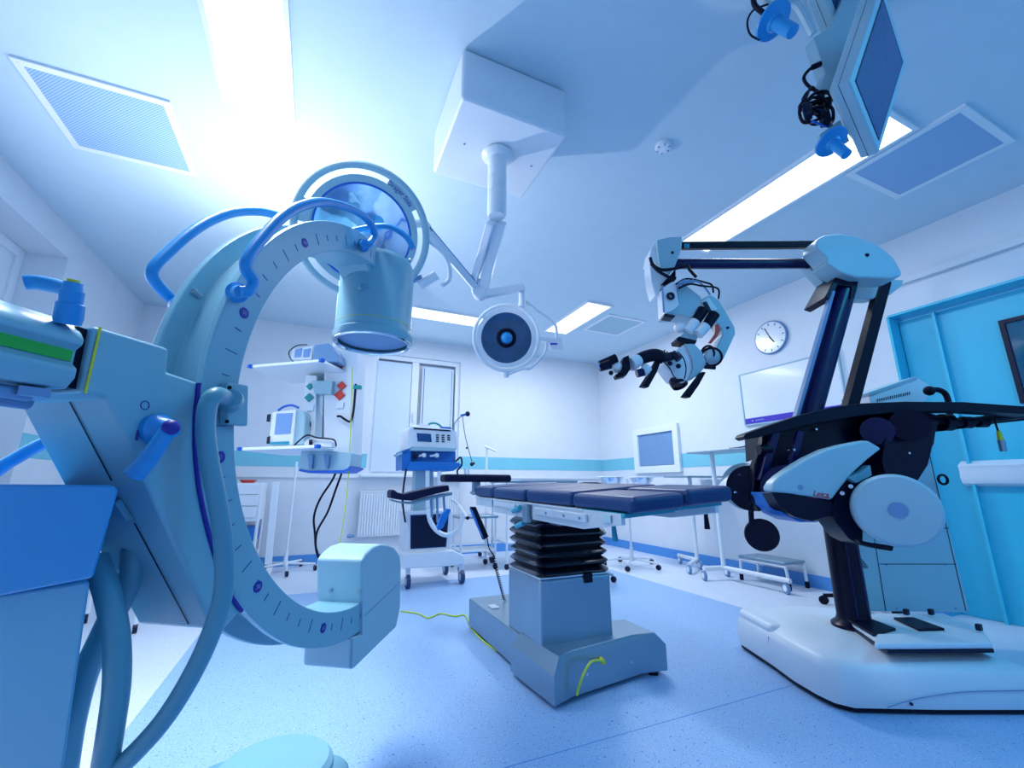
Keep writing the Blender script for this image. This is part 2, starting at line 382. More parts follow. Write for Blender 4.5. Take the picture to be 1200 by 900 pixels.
# whiteboard
t = thing('whiteboard', (XR, 3.0, 1.66), 'whiteboard with a purple bar along its lower edge on the wall under the clock', 'whiteboard')
y0, y1, z0, z1 = 2.38, 3.47, 1.68, 2.28
MB().box((XR-.012, (y0+y1)/2, (z0+z1)/2), (.02, y1-y0, z1-z0)).build('writing_surface', 'board', t)
b = MB().frame((XR-.03, y0-.01, z0-.015), (0, y1-y0+.02, 0), (0, 0, z1-z0+.025), .014, (.03, 0, 0))
b.build('frame', 'pale', t, bevel=.002)
MB().box((XR-.024, (y0+y1)/2, z0+.035), (.004, y1-y0-.02, .065)).build('purple_bar', 'purple', t)
b = MB().lathe((XR-.027, y1-.1, z0+.035), (-1, 0, 0), [(.012, 0), (.012, .001)], 12); b.box((XR-.027, y1-.19, z0+.035), (.002, .1, .01)); b.build('logo', 'screenlight', t)
t = thing('wall_socket', (XR, 2.43, 1.85), 'small square white switch plate on the wall right of the whiteboard', 'switch')
MB().box((XR-.006, 2.43, 1.9), (.012, .13, .1)).build('plate', 'white', t, bevel=.004); MB().box((XR-.014, 2.43, 1.9), (.006, .06, .06)).build('rocker', 'whiteplastic', t, bevel=.002)
# radiator
t = thing('radiator', (1.25, YB-.1, .3), 'white panel radiator under the window blind', 'radiator')
b = MB(); b.box((1.25, YB-.07, .6), (1.38, .03, .58))
for k in range(40): b.box((.58+k*.0345, YB-.09, .6), (.02, .02, .54))
b.build('panel', 'white', t, bevel=.003)
b = MB(); b.box((1.25, YB-.06, .895), (1.4, .07, .014)); b.build('top_grille', 'white', t)
b = MB(); b.cyl((.53, YB-.08, .33), (.47, YB-.08, .33), .018, seg=12); b.cyl((.44, YB-.08, .33), (.49, YB-.08, .33), .025, seg=12); b.build('valve', 'greyblue', t)
for x in (.8, 1.7): MB().box((x, YB-.03, .6), (.03, .055, .4)).build('bracket', 'white', t)
# ================================================================== C-ARM SCANNER
Cc = V((.153, 1.566, 1.204)); cu_ = V((.5637, .826, 0)).normalized(); cn = V((cu_.y, -cu_.x, 0)); UZ = V((0, 0, 1))
def CL(s, t, off=0): return Cc+cu_*s+UZ*t+cn*off          # arc plane coordinates
def CP(px, py, off=0): return ON(px, py, Cc+cn*off, cn)
ca = thing('c_arm_scanner', (-.2, 1.0, 0), 'large pale blue C-shaped X-ray scanner filling the left foreground', 'x-ray machine')
b = MB(); prof = [(.582, 0), (.671, 0), (.671, -.02), (.628, -.03), (.628, -.12), (.671, -.13), (.671, -.15), (.582, -.15)]
rings = []
for k in range(97):
    a = math.radians(86-k*(86+94)/96)
    rings.append([CL(-r*math.cos(a), r*math.sin(a), o) for r, o in prof])
b.loft(rings); arc = b.build('c_arc', 'carm', ca, bevel=.004)
# degree scale on the front flange
b = MB()
for k in range(36):
    a = math.radians(82-k*5); big = k % 3 == 0; r0, r1 = (.612, .630) if not big else (.604, .636)
    d = V((0, 0, 0))+cu_*(-math.cos(a))+UZ*math.sin(a); tt = cu_*(math.sin(a))+UZ*math.cos(a); w = tt*.0006
    b.ext([Cc+d*r0-w, Cc+d*r1-w, Cc+d*r1+w, Cc+d*r0+w], cn*.0012)
b.build('scale_marks', 'navy', arc)
for k in range(0, 36, 6):
    a = math.radians(76-k*5); d = cu_*(-math.cos(a))+UZ*math.sin(a)
    b = MB().cyl(Cc+d*.622, Cc+d*.622+cn*.0016, .0125, seg=20); b.build('angle_dot', 'navy', arc)
    text('angle_number', str(abs(90-15*(k//3)) or 0), .014, Cc+d*.622+cn*.0022, cu_, UZ, 'screenlight', arc, .0002)
for a in (20, -40):
    a = math.radians(a); d = cu_*(-math.cos(a))+UZ*math.sin(a)
    MB().cyl(Cc+d*.64-cn*.122, Cc+d*.66-cn*.122, .008, seg=12).build('bolt', 'steel', arc)
# image intensifier cylinder
ic = V((.152, 1.665, 0))
b = MB().lathe(ic+UZ*1.53, (0, 0, 1), [(.128, .0), (.147, .0), (.150, .008), (.150, .028), (.143, .034), (.143, .05), (.141, .055), (.141, .26), (.139, .268), (.139, .315), (.128, .34), (.10, .348)], 56, cap=False)
b.lathe(ic+UZ*1.878, (0, 0, 1), [(.10, 0), (.001, .001)], 56)
ii = b.build('image_intensifier', 'carm', ca)
MB().lathe(ic+UZ*1.545, (0, 0, 1), [(.001, 0), (.129, 0)], 48, cap=False).build('detector_face', 'greyblue', ii)
MB().torus(ic+UZ*1.532, (0, 0, 1), .139, .008, 56).build('bumper_ring', 'chrome', ii)
MB().lathe(ic+UZ*1.592, (0, 0, 1), [(.1418, 0), (.1418, .002)], 56, cap=False).build('yellow_ring', 'yellow', ii)
for px, py in ((449, 289), (481, 305)):
    d = ray(px, py); o2 = V((O.x-ic.x, O.y-ic.y)); A = d.x**2+d.y**2; B = 2*(o2.x*d.x+o2.y*d.y); C_ = o2.x**2+o2.y**2-.140**2
    q = O+d*((-B-math.sqrt(max(0, B*B-4*A*C_)))/(2*A)); nn = V((q.x-ic.x, q.y-ic.y, 0)).normalized()
    MB().cyl(q-nn*.003, q+nn*.003, .008, seg=14).build('screw', 'steel', ii)
MB().box(ic-UZ*-1.70+cu_*-.12-cn*-.02, (.05, .05, .03)).build('mount_block', 'carmdark', ii, bevel=.01)
# bracket that carries the intensifier at the arc's end
b = MB().ext([CL(-.09, .582, -.01), CL(-.09, .668, -.01), CL(.03, .668, -.01), CL(.03, .50, -.01)], cn*-.13); b.build('arc_bracket', 'carm', ca, bevel=.01)
# generator block at the lower end
P = [(424, 703), (424, 657), (429, 649), (437, 641), (446, 637.5), (455, 638), (463, 642), (469, 651), (470.5, 664), (469.5, 712), (465, 735), (415, 784), (411, 784), (412, 748), (424, 743)]
g = MB().ext([CP(px, py, .006) for px, py in P], cn*-.165).build('generator_housing', 'pale', ca, bevel=.008)
b = MB()
for a0, a1 in (((427, 722), (469, 682)), ((424, 744), (424, 704)), ((411, 783), (413, 748))):
    p0, p1 = CP(*a0, .006), CP(*a1, .006); w = UZ.cross((p1-p0).normalized()); dd = (p1-p0).cross(cn).normalized()*.0012
    b.ext([p0-dd, p1-dd, p1+dd, p0+dd], cn*.001)
b.build('panel_seam', 'greyblue', g)
for px, py in ((431, 730), (388, 692), (421, 694)):
    if px < 424: q = ON(px, py, CP(424, 690, .006), -cu_); MB().cyl(q, q-cu_*.004, .006, seg=12).build('screw', 'steel', g)
# carriage housing (wedge) that grips the arc
P = [(110, 381), (199, 408), (197, 436), (233, 448), (229, 490), (229, 530), (233, 570), (241, 610), (252, 650), (266, 690), (283, 716), (264, 737), (250, 737), (125, 466), (95, 460)]
wdg = MB().ext([CP(px, py, .03) for px, py in P], cn*-.175).build('carriage_housing', 'carm', ca, bevel=.007)
P = [(233, 449), (229, 490), (229, 530), (233, 570), (241, 610), (252, 650), (266, 690), (283, 716)]
b = MB(); pts = [CP(px, py, .0315) for px, py in P]; b.tube(pts, .0045, 8); b.build('guide_strip', 'navy', wdg)
# back half of the carriage, seen under the arm
e0, e1 = CP(125, 466, .03), CP(250, 737, .03); sn = (e1-e0).cross(cn).normalized()
if sn.dot(O-e0) < 0: sn = -sn
for a0, a1 in (((82, 471), (131, 563)), ((158, 613), (221, 731))):
    p0, p1 = ON(*a0, e0+sn*.001, sn), ON(*a1, e0+sn*.001, sn); dd = (p1-p0).cross(sn).normalized()*.001
    MB().ext([p0-dd, p1-dd, p1+dd, p0+dd], sn*.001).build('panel_seam', 'frame', wdg)
q = [ON(*p, e0+sn*.001, sn) for p in ((136, 583), (143, 584), (158, 607), (137, 600))]
MB().ext(q, sn*.012).build('socket_cover', 'carmdark', wdg, bevel=.003)
for px, py in ((170, 475), (196, 497)): MB().torus(CP(px, py, .0305), cn, .007, .0008, 20, 5).build('pictogram', 'navy', wdg)
MB().box(CP(161, 510, .0308), (.003, .003, .016)).build('pictogram', 'navy', wdg)
# yellow line on the neck
b = MB(); p = [CP(116, 383, .0312), CP(119, 384, .0312), CP(101, 461, .0312), (CP(98, 460, .0312))]; b.ext(p, cn*.0012); b.build('yellow_line', 'yellow', wdg)
# horizontal arm coming in from the left
sE = -.905; zt, zb = CP(96, 372, .03).z, CP(80, 456, .03).z
def armprof(off0, off1, s, g=0):
    Z = zb; Hh = zt-zb; pr = [(off1, 0+g), (off0-.012, 0+g), (off0, .016), (off0, .030), (off0-.010, .038), (off0-.010, .058), (off0, .066), (off0, .074), (off0-.008, Hh-.022), (off0-.03, Hh-.004), (off1, Hh)]
    return [Cc+cu_*s+cn*o+UZ*(Z-Cc.z+h) for o, h in pr]
b = MB().loft([armprof(.035, -.12, -1.36), armprof(.035, -.12, sE)]); arm = b.build('support_arm', 'carm', ca, sharp=50, bevel=.003)
b = MB(); z0 = zb-Cc.z
b.ext([Cc+cu_*-1.36+cn*.0255+UZ*(z0+.040), Cc+cu_*(sE-.006)+cn*.0255+UZ*(z0+.040), Cc+cu_*(sE-.006)+cn*.0255+UZ*(z0+.056), Cc+cu_*-1.36+cn*.0255+UZ*(z0+.056)], cn*.002); b.build('green_stripe', 'green', arm)
b = MB().ext([CL(sE-.004, z0+.004, .022), CL(-.885, z0+.004, .018), CL(-.885, zt-Cc.z-.012, .018), CL(sE-.004, zt-Cc.z-.012, .022)], cn*-.11); b.build('neck', 'black', ca)
b = MB().cyl(CL(-1.3, z0-.012, .0), CL(-.93, z0-.012, .0), .009, seg=14).cyl(CL(-1.3, z0-.014, -.05), CL(-.90, z0-.014, -.05), .012, seg=14); b.box(CL(-.93, z0-.01, 0), (.03, .05, .012), math.radians(34)); b.build('underside_rail', 'greyblue', arm)
# locking lever on top of the arm
lv = CL(-.94, zt-Cc.z, -.03); d0 = (lv-O).dot(_f)
k0 = W(80, 372, d0); k1 = W(86, 331, d0); ax = (k1-k0).normalized(); L_ = (k1-k0).length; px1 = d0/FPX*.70
b = MB().lathe(k0-ax*.01, ax, [(17*px1, 0), (19*px1, .01), (18.5*px1, L_*.38+.01), (15.5*px1, L_*.42+.01), (16*px1, L_*.75+.01), (13.5*px1, L_*.8+.01), (12*px1, L_+.01)], 32)
lev = b.build('locking_lever', 'bluehandle', ca)
b = MB().tube([W(82, 341, d0), W(64, 335, d0), W(42, 331, d0*.99), (W(29, 331, d0*.98))], lambda t: (10-.5*t)*px1*1.25, 14)
b.build('lever_handle', 'bluehandle', lev)
MB().lathe(k1, ax, [(8*px1, 0), (8.5*px1, .002), (8*px1, .004)], 24).build('yellow_cap', 'yellow', lev)
# second lever on the carriage face
q0 = CP(180, 503, .03); q1 = q0+cn*.035; d1 = (q1-O).dot(_f)
b = MB().lathe(q0, cn, [(.026, 0), (.027, .012), (.02, .02), (.014, .04)], 28); lev = b.build('brake_lever', 'bluehandle', ca)
b = MB().tube([W(200, 500, d1*.97), W(190, 515, d1*.96), W(175, 537, d1*.95), W(157, 557, d1*.94)], lambda t: (.011+.004*t), 16); b.build('lever_handle', 'bluehandle', lev)
MB().ball(W(200, 501, d1*.965), .013, 14).build('lever_tip', 'navy', lev)
# curved grab handles
def grip(pts, r, knobs, name='grab_handle'):
    h = MB().tube(pts, r, 14, sub=8).build(name, 'bluehandle', ca)
    for p, q in knobs: MB().lathe(p, (q-p), [(r*1.7, 0), (r*1.8, .012), (r*1.2, .018), (r*1.1, (q-p).length)], 20).build('handle_socket', 'bluehandle', h)
G = [(281, 342, .05), (291, 341, .055), (297, 330, .055), (288, 314, .055), (293, 298, .055), (309, 277, .055), (330, 255, .055), (352, 242, .055), (380, 237, .055), (412, 245, .055), (432, 259, .055), (439, 275, .055), (434, 285, .05), (428, 286, .04)]
grip([CP(*g) for g in G], .0125, [(CP(277, 343, 0), CP(283, 342, .05)), (CP(425, 288, 0), CP(428, 286, .045))])
G = [(205, 354), (194, 344), (183, 332), (178, 322), (182, 311), (197, 296), (222, 274), (248, 258), (275, 249), (305, 248), (330, 254)]
grip([CP(x, y, -.20) for x, y in G], .0125, [(CP(212, 360, -.15), CP(205, 354, -.20))])
G = [(412, 271), (430, 267), (449, 265), (460, 267), (471, 273), (479, 281), (484, 292)]
grip([W(x, y, 1.60) for x, y in G], .0115, [(W(414, 277, 1.62), W(414, 271, 1.60))])
# plug plate and hanging hose
q = [CP(*p, .001) for p in ((257, 448), (282, 452), (281, 500), (256, 497))]
pl = MB().ext(q, cn*.022).build('plug_plate', 'carm', ca, bevel=.005)
for px, py in ((269, 454), (266, 494)): MB().cyl(CP(px, py, .022), CP(px, py, .026), .004, seg=12).build('screw', 'black', pl)
MB().lathe(CP(270, 470, .018), cn-cu_*.9, [(.024, 0), (.024, .012), (.018, .03), (.0165, .045)], 24).build('plug_elbow', 'carmdark', pl)
hp = [(266, 467, .87), (254, 463, .80), (244, 474, .78), (241, 505, .765), (246, 545, .76), (256, 595, .76), (262, 640, .755), (262, 690, .75), (250, 735, .74), (228, 785, .73), (196, 838, .72), (160, 880, .71), (125, 912, .70)]
MB().tube([W(*p) for p in hp], .0155, 18, sub=8).build('supply_hose', 'hose', ca)
# trolley cabinet of the scanner, bottom left
def depthslab(P, d, vec, name, m, bev, label=None): return MB().ext([W(x, y, d) for x, y in P], vec).build(name, m, ca, bevel=bev, label=label)
back = V((-.25, .55, 0))
depthslab([(-120, 566), (134, 568.5), (139, 574), (109, 678), (-120, 722)], .62, back*.75, 'cabinet_head', 'cabblue', .006, 'saturated blue cabinet head')
depthslab([(-120, 716), (106, 680), (74, 905), (-120, 940)], .66, back*.7, 'cabinet_body', 'cabpale', .006)
# two thick hoses from the carriage to the cabinet
h1 = [(146, 612, .84), (157, 634, .80), (150, 682, .785), (125, 735, .78), (100, 790, .78), (84, 850, .78), (74, 915, .78)]
h2 = [(112, 655, .74), (126, 695, .72), (136, 745, .71), (137, 800, .70), (130, 855, .70), (120, 915, .70)]
o_ = MB().tube([W(*p) for p in h1], .020, 20, sub=8).build('supply_hose', 'hose', ca)
MB().torus(W(150, 620, .82), ray(150, 620)*.3+V((0, 0, 1)), .020, .006, 28).build('hose_collar', 'carm', o_)
o_ = MB().tube([W(*p) for p in h2], .0185, 20, sub=8).build('supply_hose', 'hose', ca)
MB().torus(W(118, 672, .735), ray(118, 668)*.3+V((0, 0, 1)), .019, .005, 28).build('hose_collar', 'carm', o_)
# blue tube grip behind the cabinet
MB().tube([W(-200, 600, .9), W(-30, 562, .98), W(10, 542, 1.0), W(40, 525, 1.02), W(75, 510, 1.03), W(110, 497, 1.0)], .0145, 14).build('push_bar', 'bluehandle', ca)
# wheel housing on the floor
f0 = AZ(320, 905, .0); f0 = V((.0, 1.48, 0))
b = MB(); b.lathe((-.04, 1.80, 0), (0, 0, 1), [(.175, 0.02), (.18, .04), (.18, .105), (.165, .12), (.001, .125)], 40); b.build('wheel_housing', 'carm', ca)
b = MB(); b.lathe((-.18, 1.83, 0), (0, 0, 1), [(.10, .02), (.102, .04), (.102, .09), (.095, .097), (.001, .1)], 32).lathe((.085, 1.75, 0), (0, 0, 1), [(.10, .02), (.102, .04), (.102, .085), (.095, .092), (.001, .095)], 32); b.build('wheel_skirt', 'carmdark', ca)
for x, y in ((-.18, 1.83), (.085, 1.75)): MB().cyl((x-.015, y, .03), (x+.015, y, .03), .03, seg=20).build('wheel', 'caster', ca)

# ================================================================== CEILING MOUNT AND SURGICAL LAMPS
zb = 2.86
bx = [AZ(541, 112, zb), AZ(665, 160, zb), AZ(606, 234, zb), AZ(508, 203, zb)]
x0, x1, y0, y1 = .478, 1.086, 1.68, 2.27
mt = thing('ceiling_mount', (.785, 1.96, 2.4), 'white box-shaped ceiling mount with a thick vertical column for the surgical lamps', 'ceiling mount')
b = MB(); sl = .0; P = [V((x0, y0, zb)), V((x1, y0, zb)), V((x1, y1, zb)), V((x0, y1, zb))]
b.ext(P, (0, 0, HC-zb-.002)); b.build('housing', 'white', mt, bevel=.02, seg=3)
cxy = V((.785, 1.965, 0))
b = MB().lathe(cxy+UZ*zb, (0, 0, -1), [(.085, 0), (.09, .006), (.09, .012), (.07, .03), (.055, .04)], 36); b.build('flange', 'white', mt)
MB().lathe(cxy+UZ*zb, (0, 0, -1), [(.054, .03), (.054, .15), (.051, .155), (.054, .16), (.054, .24), (.051, .245), (.054, .25), (.054, .39), (.045, .405)], 32).build('column', 'white', mt)
for dx_ in (-.2, .22): MB().cyl((.785+dx_, 1.965, zb-.003), (.785+dx_, 1.965, zb+.002), .006, seg=10).build('screw', 'greyblue', mt)
cb = cxy+UZ*(zb-.38)
def head(root, c, nrm, R, lensm, ringgap, rim, big, twist=0.0):
    nrm = nrm.normalized(); a, e, f = basis(nrm)
    # dome behind, bowl in front
    MB().lathe(c, nrm, [(.12*R, -.42*R), (.5*R, -.36*R), (.8*R, -.2*R), (.93*R, -.02*R), (.93*R, .02*R), (.86*R, .035*R), (.80*R, .02*R)], 56, cap=False).build('dome', 'pale' if big else 'white', root)
    dp_ = 1 if big else .25
    MB().lathe(c, nrm, [(.001, -.22*R*dp_), (.3*R, -.19*R*dp_), (.55*R, -.11*R*dp_), (.72*R, -.02*R*dp_), (.80*R, .02*R)], 56, cap=False).build('reflector', lensm, root)
    MB().torus(c+nrm*.02*R, nrm, .80*R, .018*R if big else .012*R, 64).build('reflector_rim', rim, root)
    return a, e, f
# big lamp
lc = W(425, 274, 2.05); ln = (O-lc).normalized()+V((-.10, -.1, -.26)); R1 = .292
lp = thing('surgical_lamp', lc, 'large round surgical lamp with blue-rimmed mirror bowl behind the scanner cylinder', 'surgical lamp')
a, e, f = head(lp, lc, ln, R1*.95, 'lens', 0, 'rimblue', True); ln.normalize()
rg = MB().torus(lc+ln*.02, ln, R1*1.02, .017, 72, 12).build('handle_ring', 'pale', lp)
b = MB()
up = (_u-ln*_u.dot(ln)).normalized(); rt = ln.cross(up)*-1
def onring(deg, r, h=0): return lc+ln*h+(rt*math.cos(math.radians(deg))+up*math.sin(math.radians(deg)))*r
for d0_, d1_ in ((28, 62), (150, 172), (268, 292)):
    n_ = 8; ri = [onring(d0_+(d1_-d0_)*k/n_, R1*.80, .02) for k in range(n_+1)]; ro = [onring(d0_+(d1_-d0_)*k/n_, R1*1.02, .02) for k in range(n_+1)]
    MB().loft([[ri[k], ro[k], ro[k]-ln*.02, ri[k]-ln*.02] for k in range(n_+1)]).build('ring_spoke', 'pale', rg)
for s_, dg in (('Dräger', 54), ('Sola', 38)):
    p = onring(dg, R1*.91, .0215); dr_ = (p-lc).normalized(); text('logo_lettering', s_, .030, p, dr_.cross(ln)*-1 if dr_.cross(ln).dot(rt) < 0 else dr_.cross(ln), dr_, 'navy', rg, .0006)
# lamp socket and arms
jn = W(562, 342, 2.75); 
hb = onring(275, R1*1.05, .0); MB().cyl(hb, hb+_x*.05-_u*.05, .03, seg=20).build('ring_knob', 'white', lp)
el = W(502, 271, 2.35)
MB().tube([onring(0, R1*1.03), W(522, 300, 2.2), W(527, 325, 2.22), W(518, 335, 2.2)], .012, 12).build('yoke', 'white', lp)
MB().cyl(W(492, 334, 2.2), W(512, 322, 2.2), .026, seg=20).build('yoke_joint', 'white', lp)
MB().cyl(W(484, 329, 2.2), W(494, 325, 2.19), .014, seg=12).build('grip_knob', 'greyblue', lp)
def bar(p, q, w, h, name, m, root, bev=.006):
    p, q = V(p), V(q); ax_ = (q-p).normalized(); sd = ax_.cross(_f).normalized(); dp = ax_.cross(sd)
    return MB().ext([p-sd*w/2-dp*h/2, p+sd*w/2-dp*h/2, p+sd*w/2+dp*h/2, p-sd*w/2+dp*h/2], q-p).build(name, m, root, bevel=bev)
bar(el, jn, .045, .05, 'spring_arm', 'white', lp)
bar(el+_u*.012+_x*.012-_f*.03, jn+_u*.012+_x*.012-_f*.03, .012, .01, 'arm_trim', 'greyblue', lp, .002)
MB().tube([el, W(492, 262, 2.3), lc-ln*.14], .022, 14).build('lamp_stem', 'white', lp)
j0 = W(576, 262, 2.42); j1 = W(557, 332, 2.72)
bar(j0-_f*.02, W(554, 334, 2.72), .045, .06, 'drop_arm', 'white', lp)
MB().lathe(j1-_f*.04, _f, [(.03, 0), (.036, .01), (.036, .07), (.03, .08)], 28).build('elbow', 'white', lp)
# small lamp
c2 = W(593.5, 396, 3.25); n2 = (O-c2).normalized()+V((.02, -.1, .0)); R2 = .225
sl_ = thing('surgical_lamp', c2, 'smaller round surgical lamp with dark blue-green glass and ball handle, facing the camera', 'surgical lamp')
head(sl_, c2, n2, R2*1.08, 'lens2', 0, 'white', False); n2.normalize()
MB().torus(c2+n2*.01, n2, R2*1.1, .013, 64, 12).build('handle_ring', 'white', sl_)
b = MB(); b.lathe(c2-n2*.03, n2, [(.075, 0), (.075, .03), (.06, .035), (.05, .02)], 36, cap=False); b.build('handle_collar', 'black', sl_)
MB().ball(c2+n2*.03, .042, 24).build('ball_handle', 'bluehandle', sl_)
up2 = (_u-n2*_u.dot(n2)).normalized(); rt2 = up2.cross(n2)
bt = c2-up2*(R2*1.1); MB().cyl(bt+up2*.01, bt-up2*.055, .02, seg=18).build('pivot', 'white', sl_)
d2 = 3.25
MB().tube([bt-up2*.035, W(612, 432, d2), W(622, 431, d2), W(638, 414, d2), W(641, 400, d2)], .011, 12).build('yoke', 'white', sl_)
q = [W(*p, d2) for p in ((633, 395), (658, 396), (661, 408), (657, 411), (646, 410), (643, 401), (633, 399))]
cbx = MB().ext(q, _f*.06).build('control_box', 'white', sl_, bevel=.004)
MB().ext([W(*p, d2-.003) for p in ((645, 402), (653, 402), (653, 404), (645, 404))], _f*.003).build('label_print', 'purple', cbx)
MB().tube([W(611, 352, 3.1), W(617, 354, 3.12), W(628, 363, 3.15), W(650, 380, 3.22), W(652, 397, d2)], .011, 12).build('yoke', 'white', sl_)
k0 = W(612, 336, 3.1); k1 = W(612, 359, 3.1); MB().lathe(k0, k1-k0, [(.024, 0), (.026, .01), (.026, (k1-k0).length*.8), (.03, (k1-k0).length*.85), (.03, (k1-k0).length)], 24).build('swivel', 'white', sl_)
bar(W(566, 345, 2.76), W(612, 337, 3.1), .05, .05, 'spring_arm', 'white', sl_)
MB().lathe(jn-_f*.06, _f, [(.04, 0), (.048, .01), (.048, .12), (.04, .13)], 32).build('elbow', 'white', sl_)
j2 = W(587, 260, 2.44); bar(j2, W(566, 340, 2.74), .06, .06, 'drop_arm', 'white', sl_)
# ================================================================== OPERATING TABLE
HF = V((_f.x, _f.y, 0)).normalized(); HX = V((HF.y, -HF.x, 0))
def WD(px, py, d): return ON(px, py, O+HF*d, HF)            # on the upright plane d metres ahead
tb = thing('operating_table', (1.3, 2.3, 0), 'steel-based operating table with navy pads and black bellows column in the middle of the room', 'operating table')
zb0 = .022
fl_ = [AZ(x, y, zb0) for x, y in ((606, 794), (650, 829), (672, 817), (752.5, 790), (783, 786))]
A_, B_, C2_, D_, E_ = fl_[0], fl_[1], fl_[2], fl_[3], fl_[4]
hs = [.165, .15, .205, .205, .16]
bot = fl_+[V((E_.x+.0, 2.32, zb0)), V((A_.x+.0, 2.36, zb0))]
topz = hs+[.16, .165]
b = MB()
btm = [V((p.x, p.y, zb0)) for p in bot]; mid = [V((p.x, p.y, zb0+h*.8)) for p, h in zip(bot, topz)]
cen = V((sum(p.x for p in bot)/7, sum(p.y for p in bot)/7, 0))
tp = [V((p.x+(cen.x-p.x)*k, p.y+(cen.y-p.y)*k, zb0+h)) for p, h, k in zip(bot, [.19]*7, [.14]*7)]
b.loft([btm, mid, tp]); base = b.build('base_crossbar', 'steel', tb, bevel=.004)
MB().box(((1.085+1.50)/2, 2.75, .11), (.415, .88, .176)).build('base_foot', 'steel', tb, bevel=.008)
for p in ((A_.x+.06, A_.y-.02), (B_.x+.06, B_.y+.1), (E_.x-.06, E_.y+.05), (1.15, 3.1), (1.43, 3.1)): MB().cyl((p[0], p[1], 0), (p[0], p[1], .05), .028, seg=18).build('levelling_foot', 'black', tb)
b = MB(); q = AZ(752, 753, .19); nn = ((C2_-D_).cross(UZ)).normalized(); nn = nn if nn.dot(O-C2_) > 0 else -nn
for px, py in ((688, 790), (740, 776)): q = ON(px, py, C2_, nn); b = MB().cyl(q, q+nn*.004, .006, seg=12).build('screw', 'steellight', base)
# steel box of the column
xl, xr_, yn, yf = 1.10, 1.545, 2.11, 2.52
zt0 = AY(633, 680, yn).z
MB().box(((xl+xr_)/2, (yn+yf)/2, (.18+zt0)/2), (xr_-xl, yf-yn, zt0-.18)).build('column_box', 'steel', tb, bevel=.018, seg=3)
b = MB(); b.frame((xl+.003, yn+.003, zt0-.0), (xr_-xl-.006, 0, 0), (0, yf-yn-.006, 0), .03, (0, 0, .008)); b.build('column_rim', 'steellight', tb, bevel=.002)
for k in range(4):
    x = xl+.06+k*.11; MB().cyl((x, yn-.002, zt0-.025), (x, yn+.002, zt0-.025), .005, seg=10).build('rivet', 'greyblue', tb)
MB().box(((xl+xr_)/2+.07, yn-.003, zt0-.012), (.05, .012, .045)).build('column_notch', 'black', tb)
# bellows
def rrect(cx, cy, w, h, r, z, n=6, wob=0):
    P = []
    for sx, sy, a0 in ((1, 1, 0), (-1, 1, 90), (-1, -1, 180), (1, -1, 270)):
        for k in range(n+1):
            a = math.radians(a0+90*k/n); P.append(V((cx+sx*(w/2-r)+r*math.cos(a), cy+sy*(h/2-r)+r*math.sin(a), z+wob*math.sin(3*(a+z*9)))))
    return P
zt1 = AY(640, 617, yn).z
rings = []; nf = 6; cx, cy = (xl+xr_)/2, (yn+yf)/2
for k in range(nf*4+1):
    u_ = k/(nf*4); ph = (k % 4)/4; fat = [.0, .030, .045, .030][k % 4]; z = zt0+.004+(zt1-zt0+.03)*(u_**1.12)
    w = xr_-xl-.045+fat*1.25; h = yf-yn-.045+fat*1.25; rings.append(rrect(cx, cy, w, h, .05, z, 6, .006 if k % 4 == 2 else .003))
MB().loft(rings).build('bellows', 'bellows', tb, sharp=60)
# table frame: rolled slightly about its long axis
ROLL = .064
def TT(x, y, h): return V((x, y, .893+(x-1.05)*ROLL+(y-1.28)*.012+h))
def slab(x0, x1, y0, y1, h0, h1, name, m, bev=.004, seg=2, parent=tb, sharp=35):
    return MB().ext([TT(x0, y0, h0), TT(x1, y0, h0), TT(x1, y1, h0), TT(x0, y1, h0)], (0, 0, h1-h0)).build(name, m, parent, bevel=bev, seg=seg, sharp=sharp)
slab(1.05, 1.57, 1.62, 3.0, -.012, -.002, 'pad_tray', 'steellight')
slab(1.056, 1.305, 1.34, 1.62, -.02, -.002, 'leg_tray', 'teal'); slab(1.315, 1.565, 1.34, 1.62, -.015, .002, 'leg_tray', 'teal')
for xa in (1.055, 1.545):
    MB().ext([TT(xa, 1.36, -.004), TT(xa, 2.10, -.004), TT(xa, 2.10, -.085), TT(xa, 1.62, -.085), TT(xa, 1.36, -.045)], (.02, 0, 0)).build('side_frame', 'steellight', tb, bevel=.003)
    slab(xa-.015 if xa < 1.3 else xa+.02, xa if xa < 1.3 else xa+.035, 1.58, 2.05, -.055, -.02, 'accessory_rail', 'steellight')
    slab(xa, xa+.02, 2.2, 2.66, -.085, -.004, 'side_frame', 'steellight'); slab(xa-.015 if xa < 1.3 else xa+.02, xa if xa < 1.3 else xa+.035, 2.3, 2.62, -.045, -.018, 'accessory_rail', 'steellight')
    slab(xa+.005, xa+.022, 2.7, 3.0, -.06, -.004, 'side_frame', 'steellight')
for y in (1.62, 1.75, 1.92): MB().cyl(TT(1.034, y, -.038), TT(1.042, y, -.038), .006, seg=10).build('rail_bolt', 'greyblue', tb)
q = TT(1.05, 1.44, -.028); MB().box(q, (.006, .05, .03)).build('socket_cover', 'pale', tb, bevel=.002)
slab(1.16, 1.46, 2.0, 2.5, -.12, -.01, 'mount_plate', 'steel')
# pads
def padmesh(x0, x1, y0, y1, h0=0, hh=.068):
    n = 14; P = []
    return slab(x0, x1, y0, y1, h0, h0+hh, 'pad', 'pad', bev=.024, seg=4)
padmesh(1.05, 1.305, 1.28, 1.70, 0, .06); padmesh(1.315, 1.57, 1.28, 1.66, .004, .064)
padmesh(1.05, 1.57, 1.705, 2.17); padmesh(1.05, 1.57, 2.2, 2.66, 0, .066); padmesh(1.05, 1.57, 2.68, 3.02, 0, .07)
slab(1.18, 1.44, 2.96, 3.5, -.01, .01, 'head_bracket', 'steel')
